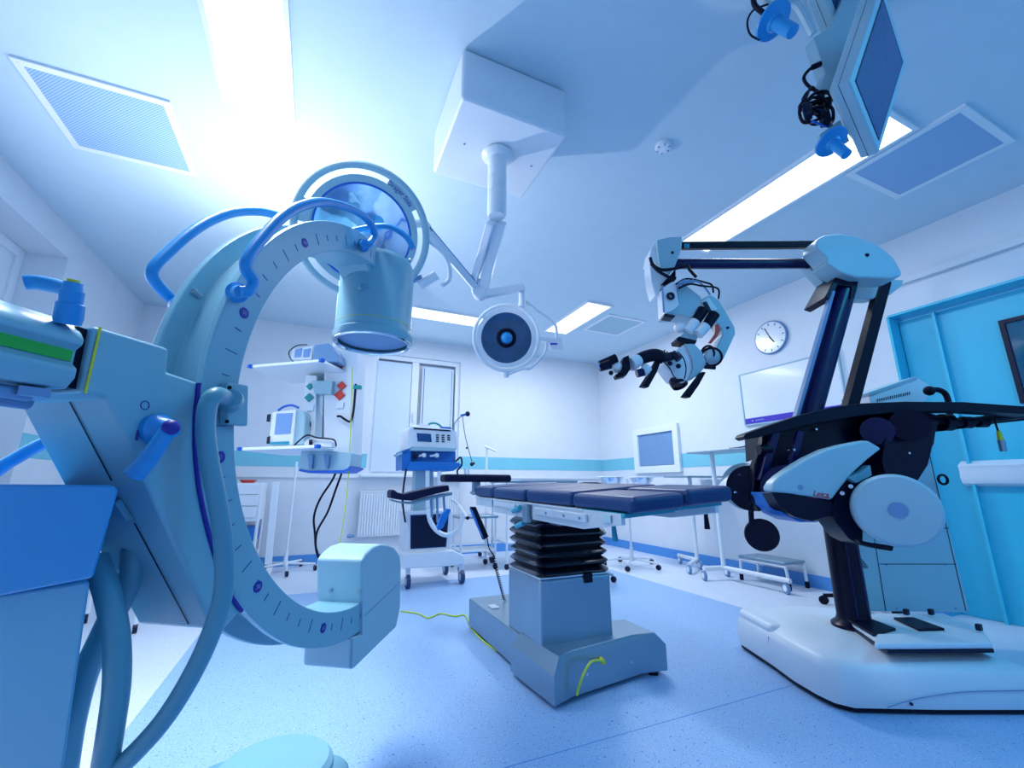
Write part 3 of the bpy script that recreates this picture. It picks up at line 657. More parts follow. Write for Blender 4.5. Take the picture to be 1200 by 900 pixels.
# head roll and arm board
q = V((1.215, 3.45, 1.045)); MB().box(q, (.58, .16, .062)).build('head_pad', 'paddark', tb, bevel=.02, seg=3)
MB().box((1.215, 3.45, .97), (.06, .05, .12)).build('head_post', 'steel', tb, bevel=.004)
ay_ = 2.80; P = [(458, 576), (461, 573.5), (466, 577), (474, 579), (481, 577), (492, 574.5), (510, 570.5), (526, 568.5), (527, 575), (505, 580.5), (483, 587), (470, 586), (458, 584)]
MB().ext([AY(px, py, ay_) for px, py in P], (0, .16, 0)).build('arm_board', 'paddark', tb, bevel=.006)
MB().ext([AY(px, py, ay_+.03) for px, py in ((459, 585), (470, 588), (484, 588.5), (506, 582), (530, 577), (530, 580), (506, 585), (484, 591), (470, 590), (459, 587))], (0, .1, 0)).build('arm_board_tray', 'steel', tb)
b = MB(); 
for px, y0_, y1_ in ((505, 584, 606), (512, 583, 612), (520, 582, 600)): MB().cyl(AY(px, y0_, ay_+.05), AY(px+1, y1_, ay_+.05), .008, seg=10).build('clamp_rod', 'greyblue', tb)
MB().ext([AY(*p, 2.78) for p in ((517, 604), (524, 596), (529, 597), (520, 618), (514, 622), (512, 618))], (0, .03, 0)).build('clamp_handle', 'blueblock', tb, bevel=.004)
MB().tube([AY(528, 585, 2.8), AY(538, 592, 2.8), AY(548, 606, 2.72)], .007, 10).build('clamp_arm', 'white', tb)
MB().ball(AY(548, 607, 2.72), .012, 12).build('arm_knob', 'black', tb)
for px, py in ((606, 597), (610, 615)): q = AX(px, py, 1.04); MB().cyl(q-V((0, .04, -.012)), q+V((0, .05, -.012)), .014, seg=14).build('clamp_knob', 'teal', tb)
MB().box(AX(617, 602, 1.045), (.03, .05, .09)).build('rail_clamp', 'steel', tb, bevel=.004)
for px, y0_, y1_, m_ in ((718, 607, 616, 'teal'), (826, 597, 602, 'black')):
    q0, q1 = AY(px, y0_, 1.55), AY(px+1, y1_, 1.55); o_ = MB().cyl(q0, q1, .005, seg=8).build('release_lever', 'black', tb)
    q2 = AY(px+3, y1_+18, 1.55); MB().cyl(q1, q2, .009, .013, 14).build('lever_grip', m_, o_)
# hand control and coiled cord
dq = 2.62; P = [(552, 594), (558, 594), (573, 629), (567, 633), (556, 606)]
hc = MB().ext([AY(px, py, 2.35) for px, py in P], (0, .03, 0)).build('hand_control', 'black', tb, bevel=.004)
MB().ext([AY(px, py, 2.345) for px, py in ((551, 596), (554, 598), (567, 631), (562, 622))], (0, .02, 0)).build('control_edge', 'blueblock', hc)
c0, c1 = AY(571, 631, 2.36), AY(578, 652, 2.4); c2_, c3 = AY(578, 652, 2.4), AZ(591, 703, .2)
MB().tube([c0, AY(573, 642, 2.38), AY(579, 652, 2.4), (c2_*.97+c3*.03)], .0035, 8).build('cord', 'black', tb)
pts = []; nT = 22
for k in range(nT*8+1):
    u_ = k/(nT*8); p = c2_*(1-u_)+c3*u_; a = u_*nT*2*PI; pts.append(p+V((math.cos(a)*.009, math.sin(a)*.009, 0)))
MB().tube(pts, .003, 6, smooth=False).build('coiled_cord', 'black', tb)
MB().box((1.16, 2.9, .2), (.05, .09, .008)).build('cord_socket', 'steellight', tb)
# green-yellow earth leads on the floor
cb_ = thing('earth_cable', (1.3, 2.0, 0), 'yellow-green cable plugged into the near end of the table base', 'cable')
q = ON(703, 772, C2_, nn)
MB().tube([q+nn*.03, ON(694, 775, C2_+nn*.06, nn), ON(686, 786, C2_+nn*.06, nn), ON(680, 800, C2_+nn*.05, nn), ON(676, 815, C2_+nn*.04, nn)], .006, 8).build('lead', 'yellowcable', cb_)
MB().cyl(q+nn*.004, q+nn*.035-V((.006, 0, .004)), .012, seg=14).build('plug', 'yellow', cb_)
cb_ = MB().tube([AZ(x, y, .006) for x, y in ((470, 716), (490, 719), (502, 724), (516, 719), (533, 722), (545, 721), (552, 735), (565, 750), (583, 763))], .0055, 8).build('earth_cable', 'yellowcable')
tag(cb_, 'thin yellow-green cable lying in waves on the floor left of the table base', 'cable')

# ================================================================== SURGICAL MICROSCOPE
ms = thing('surgical_microscope', (2.75, 1.6, 0), 'tall floor-standing surgical microscope with navy arms and white covers on the right', 'microscope')
def slabd(P, d, th, name, m, bev=.006, parent=ms, seg=2, rot=0): return MB().ext([WD(x, y, d) for x, y in P], HF*th).build(name, m, parent, bevel=bev, seg=seg)
# base
P = [(866, 753), (904, 778), (930, 797), (957, 813), (978, 823), (1002, 829), (1100, 831), (1230, 831)]
bt_ = [AZ(x, y, .03) for x, y in P]
far = [bt_[-1]+HF*.98, bt_[0]+HF*.18+HX*.15]
ring0 = bt_+[bt_[-1]+HF*.95, bt_[0]+HX*.5+HF*.25, bt_[0]+HX*.12+HF*.12]
cen = sum(ring0, V((0, 0, 0)))/len(ring0)
def ins(k, z): return [V((p.x+(cen.x-p.x)*k, p.y+(cen.y-p.y)*k, z)) for p in ring0]
b = MB().loft([ins(.012, .025), ins(0, .05), ins(0, .10), ins(.015, .155), ins(.05, .185), ins(.14, .20), ins(.30, .225), ins(.6, .235)])
bs = b.build('base_cover', 'whiteplastic', ms, sharp=50)
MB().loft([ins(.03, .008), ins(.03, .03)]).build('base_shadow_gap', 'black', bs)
# raised end and seam of the base, brake arc
q0 = bt_[0]; q1 = bt_[1]; pl_ = [q0+HX*.014, q1+HX*.014, q1+(cen-q1)*.42, cen+(q0-cen)*.25+HF*.2, q0+HX*.2+HF*.13]
b = MB().loft([[V((p.x, p.y, z)) for p in pl_] for z in (.05, .226)]); b.build('base_end_block', 'whiteplastic', bs, bevel=.028, seg=4)
b = MB(); pts = [AZ(904, 777, .03)+V((-.004, -.004, 0)), AZ(904, 777, .03)+V((-.004, -.004, .13)), AZ(904, 777, .03)+HX*.05+HF*.02+UZ*.168, AZ(904, 777, .03)+HX*.2+HF*.06+UZ*.195]; b.tube(pts, .003, 6, smooth=False); b.build('base_seam', 'greyblue', bs)
b = MB(); pts = [ON(x, y, bt_[-2]-HF*.004, HF) for x, y in ((1040, 829), (1070, 820), (1110, 813), (1150, 810), (1225, 809))]; b.tube(pts, .0022, 6); b.build('base_groove', 'greyblue', bs)
MB().cyl(ON(1068, 825, bt_[-2]-HF*.006, HF), ON(1068, 825, bt_[-2], HF), .007, seg=12).build('base_bolt', 'frame', bs)
for x, y in ((900, 772), (1010, 824), (1180, 826)): q = AZ(x, y, 0)+HF*.08+HX*.04; MB().cyl(q-HX*.02+UZ*.04, q+HX*.02+UZ*.04, .04, seg=20).build('wheel', 'caster', ms)
# column
pc = AZ(1003, 738, .22); D0 = (pc-O).dot(HF)
pc0 = V((pc.x, pc.y, 0)); 
MB().lathe(pc0+UZ*.2, (0, 0, 1), [(.11, 0), (.11, .05), (.085, .07), (.078, .09), (.076, .75)], 40).build('column', 'blackgloss', ms)
b = MB()
for k in (-1, 1): b.cyl(pc0-HF*.072+HX*.03*k+UZ*.28, pc0-HF*.072+HX*.03*k+UZ*.9, .006, seg=8)
b.build('column_groove', 'microscopebar', ms)
# black body around the joint
slabd([(899, 503), (925, 493), (960, 484), (1010, 478), (1060, 475), (1100, 486), (1096, 520), (1085, 540), (1074, 566), (1040, 575), (1000, 600), (965, 612), (935, 603), (912, 590), (903, 560)], D0-.12, .26, 'joint_housing', 'blackgloss', .012)
slabd([(871, 512), (874, 508), (905, 497), (935, 487), (975, 477), (1010, 472.5), (1060, 470.5), (1130, 471), (1215, 477), (1215, 486), (1130, 481), (1070, 482), (1010, 487), (950, 497), (900, 510), (876, 515)], D0-.24, .1, 'handle_bar', 'black', .004)
slabd([(895, 512), (905, 506), (912, 540), (908, 590), (890, 600), (882, 585), (884, 545)], D0-.18, .05, 'link_arm', 'blackgloss')
slabd([(905, 506), (916, 506), (900, 560), (890, 563)], D0-.22, .04, 'link_arm', 'microscopebar')
slabd([(936, 504), (944, 506), (933, 548), (923, 552)], D0-.26, .03, 'link_arm', 'microscopebar')
MB().cyl(WD(889, 527, D0-.2), WD(903, 527, D0-.2), .028, seg=20).build('joint_knob', 'black', ms)
MB().cyl(WD(1028, 505, D0-.24), WD(1028, 505, D0-.02), .075, seg=32).build('motor_drum', 'microscopebar', ms)
MB().cyl(WD(1066, 498, D0-.32), WD(1066, 498, D0-.02), .085, seg=32).build('motor_drum', 'blackgloss', ms)
slabd([(1040, 500), (1100, 495), (1088, 545), (1072, 570), (1040, 565), (1034, 540)], D0-.26, .2, 'bracket', 'blackgloss')
for px, py in ((957, 503), (1066, 531), (931, 527)): q = WD(px, py, D0-.265); MB().cyl(q, q+HF*.05, .006, seg=10).build('screw', 'chrome', ms)
# big crescent cover with red lettering
P = [(904.5, 576.5), (904, 571), (908, 564), (915, 557.5), (929, 547.5), (947, 536.5), (969, 526), (989, 520.5), (1012, 516), (1019, 516.5), (1034.4, 525.5), (1017, 539), (999, 556), (986, 572), (975.6, 586), (927, 578.5)]
cv = slabd(P, D0-.42, .08, 'crescent_cover', 'pale', .014, seg=4)
text('logo_lettering', 'Leica', .038, WD(961.5, 579, D0-.4215), HX*1-UZ*.12, UZ, 'redtext', cv, .0008, .35)
b = MB(); b.box(WD(962, 583.5, D0-.4215), (.09, .001, .003), rz=YAW); b.build('lettering_underline', 'redtext', cv)
MB().cyl(WD(938, 571, D0-.426), WD(938, 571, D0-.41), .012, seg=16).build('cover_screw', 'greyblue', cv)
slabd([(905, 577.5), (928, 579.5), (975, 587), (978, 596), (968, 606), (952, 611), (932, 606), (915, 595)], D0-.41, .1, 'lower_shell', 'blackgloss', .006)
slabd([(904, 577), (927, 579), (933, 594), (948, 607), (960, 612), (938, 612), (920, 604), (909, 593)], D0-.36, .2, 'lower_shell', 'blueblock', .006)
MB().cyl(WD(925, 575, D0-.33), WD(925, 575, D0-.1), .13, seg=48).build('motor_drum', 'microscopebar', ms)
# left cover and drum
slabd([(850, 571), (856, 561), (868, 550), (884, 541), (902, 534), (902, 545), (880, 552), (868, 562), (860, 574)], D0-.05, .1, 'side_cover', 'white', .006)
MB().cyl(WD(880, 572, D0-.12), WD(880, 572, D0+.1), .125, seg=48).build('motor_drum', 'blackgloss', ms)
MB().cyl(WD(875, 570, D0-.02), WD(875, 570, D0+.09), .135, seg=48).build('motor_drum', 'pale', ms)
for a in range(5): q = WD(880, 572, D0-.121)+HX*.09*math.cos(a*1.2+1)+UZ*.09*math.sin(a*1.2+1); MB().cyl(q-HF*.003, q+HF*.01, .006, seg=10).build('screw', 'chrome', ms)
MB().cyl(WD(880, 598, D0-.15), WD(881, 618, D0-.15), .014, seg=14).build('disc_stem', 'black', ms)
q = WD(893, 627, D0-.17); nx = (HF*-1-HX*.35).normalized(); MB().lathe(q-nx*.01, nx, [(.075, -.02), (.084, -.01), (.084, .01), (.078, .016)], 40).build('balance_disc', 'blackgloss', ms)
# white counterweight drum
q = WD(1052, 598, D0-.60); nx = (O-q).normalized()*.8+HF*-.2; nx.normalize()
dm = MB().lathe(q-nx*.17, nx, [(.135, 0), (.158, .01), (.161, .03), (.161, .135), (.156, .155), (.146, .165), (.140, .166)], 64).build('counterweight_drum', 'pale', ms)
MB().cyl(q-nx*.006, q+nx*.002, .034, seg=32).build('drum_cap', 'greyblue', dm)
MB().cyl(q-nx*.16, q-nx*.42, .10, seg=32).build('drum_axle', 'blackgloss', ms)
slabd([(978, 586), (990, 566), (1004, 556), (1012, 552), (1012, 640), (996, 632), (980, 612), (975, 598)], D0-.40, .14, 'drum_bracket', 'blackgloss', .008)
slabd([(1004, 632), (1020, 636), (1048, 640), (1046, 646), (1032, 644), (1010, 638)], D0-.42, .08, 'drum_bracket', 'black', .003)
slabd([(994, 560), (1012, 552), (1020, 545), (1022, 557), (1004, 566)], D0-.43, .05, 'vent_grille', 'carmdark', .002)
for px, py in ((987, 578), (997, 570)): MB().cyl(WD(px, py, D0-.41), WD(px, py, D0-.39), .010, seg=14).build('screw', 'chrome', ms)
# rising arms
def rod(a, b_, r0, name, m, d=D0, seg=24): return MB().cyl(WD(*a, d), WD(*b_, d), r0, seg=seg).build(name, m, ms)
rod((945, 493), (989, 336), .070, 'lift_arm', 'microscopebar', D0-.02)
bar(WD(932, 490, D0-.09), WD(975, 342, D0-.09), .02, .04, 'cable_sleeve', 'greyblue', ms)
bar(WD(994, 484, D0+.05), WD(1035, 330, D0+.05), .072, .06, 'parallel_arm', 'black', ms)
slabd([(966, 349), (983, 318), (1008, 324), (1002, 348), (996, 350), (998, 336), (982, 334), (975, 352)], D0-.10, .2, 'clevis', 'blackgloss', .006)
slabd([(942, 302), (952, 292), (968, 300), (1000, 322), (1060, 328), (1057, 335), (1044, 345), (1022, 350), (995, 350), (975, 345), (966, 332), (950, 316)], D0+.03, .08, 'top_cover', 'pale', .008)
tcv = slabd([(957, 283), (959, 279), (967, 275), (985, 273.5), (1005, 277), (1030, 287), (1048, 302), (1057, 318), (1057, 323), (1045, 326), (1003, 324.5), (985, 319), (975, 312), (968, 308), (970, 303), (957, 290)], D0-.16, .14, 'top_cover', 'pale', .012, seg=4)
MB().cyl(WD(1016, 299, D0-.166), WD(1016, 299, D0-.15), .012, seg=14).build('cover_screw', 'frame', tcv)
bar(WD(790, 288.3, D0-.02), WD(962, 287, D0-.02), .046, .05, 'boom_arm', 'black', ms)
rod((785, 309.5), (946, 309), .034, 'boom_arm', 'microscopebar', D0+.03)
MB().ball(WD(946, 309, D0+.03), .036, 18).build('arm_end_cap', 'blackgloss', ms)
slabd([(802, 285.5), (808, 285.5), (808, 290), (802, 290)], D0-.05, .006, 'arm_label', 'teal', .0)
# far end of the boom
DH = D0-.02
ec = slabd([(769, 281), (784, 277.5), (800, 277), (798.7, 293), (791, 312), (784, 323), (773, 313.3), (771, 300)], DH-.07, .14, 'end_cover', 'pale', .008, seg=3)
MB().cyl(WD(788, 296, DH-.076), WD(788, 296, DH-.06), .010, seg=12).build('cover_screw', 'frame', ec)
slabd([(769, 281), (763, 291), (761, 303), (773, 314), (772, 300)], DH-.05, .14, 'end_cover', 'white', .004)
slabd([(761, 308), (763, 329), (768, 346), (772, 345), (776, 334), (784, 325), (775, 320)], DH-.04, .12, 'end_cover', 'white', .005)
MB().tube([WD(x, y, DH-.1) for x, y in ((762, 302), (765, 310), (775, 316), (790, 315), (805, 312), (808, 316), (816, 325))], .010, 10).build('cable', 'black', ms)
MB().tube([WD(x, y, DH-.1) for x, y in ((763, 309), (772, 318), (785, 325), (792, 326))], .010, 10).build('cable', 'black', ms)
slabd([(786, 322), (792, 314), (792, 328), (780, 334), (775, 333)], DH-.06, .1, 'pivot_bracket', 'blackgloss', .004)
# optics carrier
hb_ = slabd([(777, 337), (788, 330), (793, 332), (794, 345), (796, 358), (788, 364), (779, 368)], DH-.12, .12, 'carrier_box', 'white', .006)
slabd([(793, 333), (802, 332), (822, 348), (819, 365), (813, 372), (795, 368), (779, 369), (795, 359)], DH-.10, .14, 'carrier_box', 'pale', .006)
slabd([(779, 367), (792, 370), (789, 373), (778, 371)], DH-.12, .06, 'carrier_foot', 'frame', .002)
MB().torus(WD(786, 347, DH-.13), HF, .018, .008, 24).build('dial_knob', 'frame', ms)
for k, c_ in enumerate([((792, 333), (803, 327), (815, 328), (826, 331), (834, 334), (836, 343)), ((794, 336), (806, 330), (820, 331), (832, 345)), ((795, 338), (808, 333), (822, 335), (841, 338), (842, 350)), ((776, 335), (777, 350), (778, 366))]):
    MB().tube([WD(x, y, DH-.13-.01*k) for x, y in c_], .006, 8).build('cable', 'black' if k % 2 == 0 else 'greyblue', ms)
for x in (796, 801, 806): MB().cyl(WD(x, 333, DH-.14), WD(x+7, 329, DH-.14), .011, seg=12).build('cable_plug', 'greyblue', ms)
slabd([(821, 351), (833, 345), (843, 352), (861, 383), (862, 391), (848, 421), (838, 420), (836, 414), (847, 392), (845, 385), (829, 366), (823, 362)], DH-.05, .09, 'swing_arm', 'pale', .006)
slabd([(822, 353), (831, 348), (841, 362), (834, 366), (826, 364)], DH-.075, .05, 'swing_arm_face', 'white', .004)
slabd([(824, 354), (828, 353), (834, 364), (829, 366)], DH-.085, .02, 'latch_slot', 'frame', .001)
MB().cyl(WD(853, 384, DH-.058), WD(853, 384, DH-.04), .008, seg=12).build('screw', 'frame', ms)
slabd([(838, 381), (842, 379), (845, 386), (841, 394), (834, 402), (831, 401), (838, 391)], DH-.07, .02, 'red_strap', 'red', .002)
def lenspair(a, b_, r, r2, name, m, d=DH-.1, off=(0, 0)):
    o_ = MB().cyl(WD(*a, d), WD(*b_, d), r, r2, 20).build(name, m, ms); return o_
lenspair((815, 377), (824, 363), .030, .034, 'eyepiece', 'black'); lenspair((828, 382), (837, 368), .030, .034, 'eyepiece', 'black', DH-.12)
lenspair((805, 389), (815, 377), .032, .032, 'eyepiece_tube', 'white'); lenspair((818, 392), (827, 382), .032, .032, 'eyepiece_tube', 'white', DH-.12)
MB().ball(WD(797, 384, DH-.08), .036, 18).build('tube_joint', 'white', ms)
slabd([(797, 394), (803, 388), (819, 393), (816, 400), (800, 398)], DH-.1, .08, 'tube_body', 'pale', .005)
slabd([(793, 396), (796, 394), (817, 399), (815, 403), (794, 400)], DH-.12, .1, 'tube_flange', 'black', .003)
mb_ = slabd([(777, 424), (784, 416), (803, 402), (812, 402), (822, 412), (828, 426), (820, 436), (812, 444), (800, 448), (790, 441)], DH-.1, .16, 'optics_body', 'white', .01, seg=3)
slabd([(803, 403), (813, 402), (823, 412), (829, 427), (818, 440), (806, 446), (812, 432), (811, 420)], DH-.115, .1, 'optics_side', 'pale', .006)
MB().lathe(WD(797, 452, DH-.06), (0, -.5, -1), [(.050, -.05), (.052, -.02), (.048, 0), (.040, .0), (.036, -.01)], 32).build('objective_lens', 'blackgloss', ms)
for x, y in ((795, 429), (785, 426), (788, 446), (783, 420)): MB().ball(WD(x, y, DH-.13), .015, 14).build('focus_knob', 'frame', ms)
MB().tube([WD(x, y, DH-.15) for x, y in ((794, 412), (801, 420), (804, 432), (802, 444))], .0035, 8).build('cable', 'black', ms)
MB().tube([WD(x, y, DH-.15) for x, y in ((778, 424), (785, 432), (789, 440), (796, 448))], .0035, 8).build('cable', 'black', ms)
def hgrip(a, b_, c_): return MB().loft([[WD(*a, DH-.14)+V(v) for v in ((-.014, 0, .012), (.014, 0, .012), (.014, .03, .012), (-.014, .03, .012))], [WD(*b_, DH-.14)+V(v) for v in ((-.020, 0, 0), (.020, 0, 0), (.020, .04, 0), (-.020, .04, 0))], [WD(*c_, DH-.14)+V(v) for v in ((-.024, 0, 0), (.020, 0, -.004), (.020, .04, -.004), (-.024, .04, 0))]]).build('hand_grip', 'black', ms, bevel=.005)
hgrip((775, 420), (767, 436), (757, 453)); hgrip((826, 438), (817, 450), (806, 465))
MB().ball(WD(834, 418, DH-.10), .048, 24).build('ball_joint', 'pale', ms)
MB().torus(WD(834, 418, DH-.12), HF+HX*.3, .055, .007, 36).build('joint_ring', 'black', ms)
MB().torus(WD(829, 415, DH-.10), HF*.4+HX, .050, .007, 36).build('joint_ring', 'black', ms)
MB().cyl(WD(826, 430, DH-.12), WD(838, 431, DH-.12), .012, seg=12).build('joint_knob', 'black', ms)
# left binocular arm
bn = lenspair((703, 428), (722, 420), .026, .028, 'eyepiece', 'black', DH-.2); lenspair((702, 431), (715, 427), .024, .026, 'eyepiece', 'blackgloss', DH-.28)
MB().cyl(WD(701, 429.5, DH-.285), WD(703, 428.5, DH-.285), .017, seg=18).build('eyepiece_lens', 'greyblue', bn)
MB().ball(WD(723, 430, DH-.18), .036, 20).build('tube_joint', 'white', ms); MB().ball(WD(716, 437, DH-.2), .014, 12).build('focus_knob', 'black', ms)
slabd([(730, 419), (737, 416), (739, 432), (734, 440), (723, 443), (721, 439), (730, 434)], DH-.22, .06, 'tube_flange', 'black', .004)
MB().cyl(WD(739, 427, DH-.18), WD(748, 422, DH-.16), .042, .036, seg=28).build('tube_joint', 'white', ms)
MB().tube([WD(x, y, DH-.14) for x, y in ((748, 422), (757, 418), (768, 416), (778, 420))], .038, 18).build('tube_arm', 'black', ms)
MB().cyl(WD(746, 438, DH-.18), WD(754, 436, DH-.18), .024, seg=20).build('focus_knob', 'microscopebar', ms); MB().cyl(WD(753, 437, DH-.16), WD(759, 430, DH-.16), .03, seg=20).build('focus_collar', 'white', ms)
MB().cyl(WD(776, 420, DH-.12), WD(788, 417, DH-.12), .026, seg=16).build('tube_clamp', 'frame', ms); MB().cyl(WD(788, 414, DH-.13), WD(796, 421, DH-.15), .022, seg=14).build('tube_clamp', 'frame', ms)
for x, y in ((770, 411), (778, 410), (781, 412)): MB().cyl(WD(x, y+4, DH-.12), WD(x+1, y, DH-.12), .004, seg=8).build('pin', 'frame', ms)
# control cabinet standing on the base
DC = (AZ(1070, 717, .235)-O).dot(HF)
cab = MB().ext([WD(x, y, DC) for x, y in ((1001, 716), (1137, 718), (1083, 505), (1062, 500), (968, 520))], HF*.26+HX*.14).build('control_cabinet', 'pale', ms, bevel=.006)
b = MB()
for a0, a1 in (((1020, 602), (1038, 716)), ((1112, 619), (1022, 617)), ((1121, 661), (1031, 661)), ((1085, 515), (1132, 716)), ((1110, 618), (1111, 619))):
    p0, p1 = WD(*a0, DC-.001), WD(*a1, DC-.001)
    if (p1-p0).length > .01:
        dd = (p1-p0).cross(HF).normalized()*.002; MB().ext([p0-dd, p1-dd, p1+dd, p0+dd], HF*-.001).build('panel_seam', 'frame', cab)
def slots(x0, y0, n, dx0, L0, dirx, name='vent_slots'):
    b = MB()
    for k in range(n):
        p0 = WD(x0+dx0*k*.35, y0+k*1.9, DC-.002); p1 = WD(x0+dx0*k*.35+L0(k), y0+k*1.9+L0(k)*.35, DC-.002); dd = (p1-p0).cross(HF).normalized()*.0022
        b.ext([p0-dd, p1-dd, p1+dd, p0+dd], HF*-.001)
    b.build(name, 'frame', cab)
slots(996, 640, 12, 1.0, lambda k: 4+k*1.5 if k < 10 else 21-(k-9)*3, 1)
slots(1095, 585, 8, 1.4, lambda k: 7, 1)
for px, py in ((1039, 662), (1108, 662), (1051, 713), (1120, 713), (1102, 614)): q = WD(px, py, DC-.002); MB().cyl(q-HF*.001, q+HF*.004, .005, seg=10).build('screw', 'greyblue', cab)
MB().torus(WD(1105, 562, DC+.02), HF, .03, .008, 24).build('cable_loop', 'black', cab)
# control head above the cabinet
hd = slabd([(1018, 460), (1073, 441), (1092, 453), (1087, 468), (1076, 474), (1021, 476)], D0+.1, .22, 'control_unit', 'white', .006)
slabd([(1018, 460), (1073, 441), (1076, 444), (1020, 464)], D0+.09, .24, 'unit_lid', 'pale', .003)
b = MB()
for k in range(16):
    p = WD(1028+k*2.5, 471-k*.55, D0+.096); b.ext([p, p+HX*.004, p+HX*.007+UZ*.02, p+HX*.003+UZ*.02], HF*-.002)
b.build('vent_slots', 'frame', hd)
MB().tube([WD(x, y, D0-.02) for x, y in ((1090, 457), (1100, 457), (1108, 462), (1112, 474), (1113, 490))], .016, 12).build('hose', 'black', ms)
MB().ball(WD(1089, 458, D0-.02), .03, 14).build('hose_joint', 'black', ms)
MB().tube([WD(x, y, D0-.1) for x, y in ((1085, 492), (1120, 495), (1160, 491), (1215, 483))], .024, 14).build('rear_arm', 'black', ms)
MB().tube([WD(x, y, D0-.06) for x, y in ((1085, 505), (1120, 501), (1160, 495), (1215, 489))], .012, 10).build('cable', 'black', ms)
for x, w_ in ((1108, .05), (1132, .035), (1150, .03)): MB().cyl(WD(x-5, 495, D0-.1), WD(x+5, 495, D0-.1), w_, seg=20).build('arm_clamp', 'black', ms)
cn_ = MB().tube([WD(x, y, D0-.14) for x, y in ((1166, 487), (1167, 497), (1170, 506))], .005, 8).build('hanging_lead', 'black', ms)
MB().cyl(WD(1170, 505, D0-.14), WD(1173, 516, D0-.14), .010, .014, 14).build('yellow_sleeve', 'yellow', cn_)
MB().cyl(WD(1173, 516, D0-.14), WD(1176, 529, D0-.14), .017, .015, 16).build('connector', 'steel', cn_)
# foot switch resting on the base
zf = .262
fs = thing('foot_switch', AZ(1075, 740, .24), 'white microscope foot switch with two black treads resting on the white base', 'foot switch')
q = [AZ(x, y, zf) for x, y in ((983, 722), (1106, 721), (1152, 740), (1164, 758), (1040, 759), (1024, 750))]
def xyz(p, z): return V((p.x, p.y, z))
MB().loft([[xyz(p, .236) for p in q], [xyz(p, .252) for p in q]]).build('base_plate', 'frame', fs, bevel=.003)
MB().loft([[xyz(p, .252) for p in q], [xyz(p, .275) for p in q]]).build('housing', 'whiteplastic', fs, bevel=.008)
q2 = [AZ(x, y, .285) for x, y in ((1027, 743), (1154, 742), (1163, 754), (1024, 755))]
MB().loft([[xyz(p, .262) for p in q2], [xyz(p, .288) for p in q2]]).build('toe_guard', 'whiteplastic', fs, bevel=.010)
for P in (((991, 725), (1017, 724), (1050, 737), (1023, 744)), ((1047, 724), (1071, 724), (1107, 737), (1077, 738))):
    w = [AZ(x, y, .283) for x, y in P]; MB().loft([[xyz(p, .274) for p in w], [xyz(p, .287) for p in w]]).build('tread', 'black', fs, bevel=.003)
for x, y in ((1062, 717), (1091, 717), (1147, 735)): MB().box(AZ(x, y, .30), (.03, .02, .03)).build('bracket', 'frame', fs, bevel=.003)

# ================================================================== HANGING MONITORS
Bp = W(1029, 163, 1.8)
e1 = (W(1056.7, 73, 1.865)-Bp).normalized(); e2 = W(1002, 95.5, 1.635)-Bp; e2 = (e2-e1*e2.dot(e1)).normalized(); mn = e1.cross(e2)
if mn.dot(O-Bp) < 0: mn = -mn
def monitor(c, wdt, hh, label, nm='monitor'):
    t = thing(nm, c, label, 'monitor')
    def P(a, v, o): return c+e1*a+e2*v+mn*o
    out = lambda g: [(-g, -g), (wdt+g, -g), (wdt+g, hh+g), (-g, hh+g)]
    MB().loft([[P(a, v, -.085) for a, v in out(.0)], [P(a, v, -.06) for a, v in out(.040)], [P(a, v, -.004) for a, v in out(.040)], [P(a, v, .002) for a, v in out(.034)]]).build('housing', 'pale', t, bevel=.003)
    MB().ext([P(a, v, .0022) for a, v in out(0.006)], mn*.0008).build('screen_edge', 'frame', t)
    MB().ext([P(a-.003, v+.001, .0032) for a, v in out(-.001)], mn*.0008).build('screen', 'screen', t)
    b = MB(); ring = [P(a, v, -.034) for a, v in out(.0402)]; b.tube(ring, .0011, 4, smooth=False, closed=True); b.build('housing_seam', 'frame', t)
    return t
mo = monitor(Bp, .41, .31, 'grey flat monitor hanging at the upper right with the screen turned to the table')
mo2 = monitor(W(983, 21, 1.95), .41, .31, 'second grey monitor hanging mostly above the top edge of the picture')
dm_ = (Bp-O).dot(_f)
pd_ = thing('monitor_bracket', W(960, 60, 1.95), 'pale bracket arm with loose black cables and two blue disc grips beside the monitors', 'bracket')
MB().ext([W(*p, 1.9) for p in ((953, 44), (975, 30), (990, -10), (1010, -40), (1022, -10), (1000, 95), (976, 100), (967, 86))], _f*.06).build('arm_plate', 'pale', pd_, bevel=.006)
MB().ext([W(*p, 1.88) for p in ((967, 86), (978, 84), (976, 106), (961, 106))], _f*.05).build('arm_plate', 'pale', pd_, bevel=.004)
MB().lathe(W(1012, -12, 1.95), V((.3, .2, -1)), [(.05, -.1), (.06, 0), (.055, .06), (.02, .085)], 32).build('pivot_cover', 'pale', pd_)
MB().cyl(W(1000, -60, 1.9), V((W(1000, -60, 1.9).x, W(1000, -60, 1.9).y, HC)), .04, seg=20).build('drop_tube', 'pale', pd_)
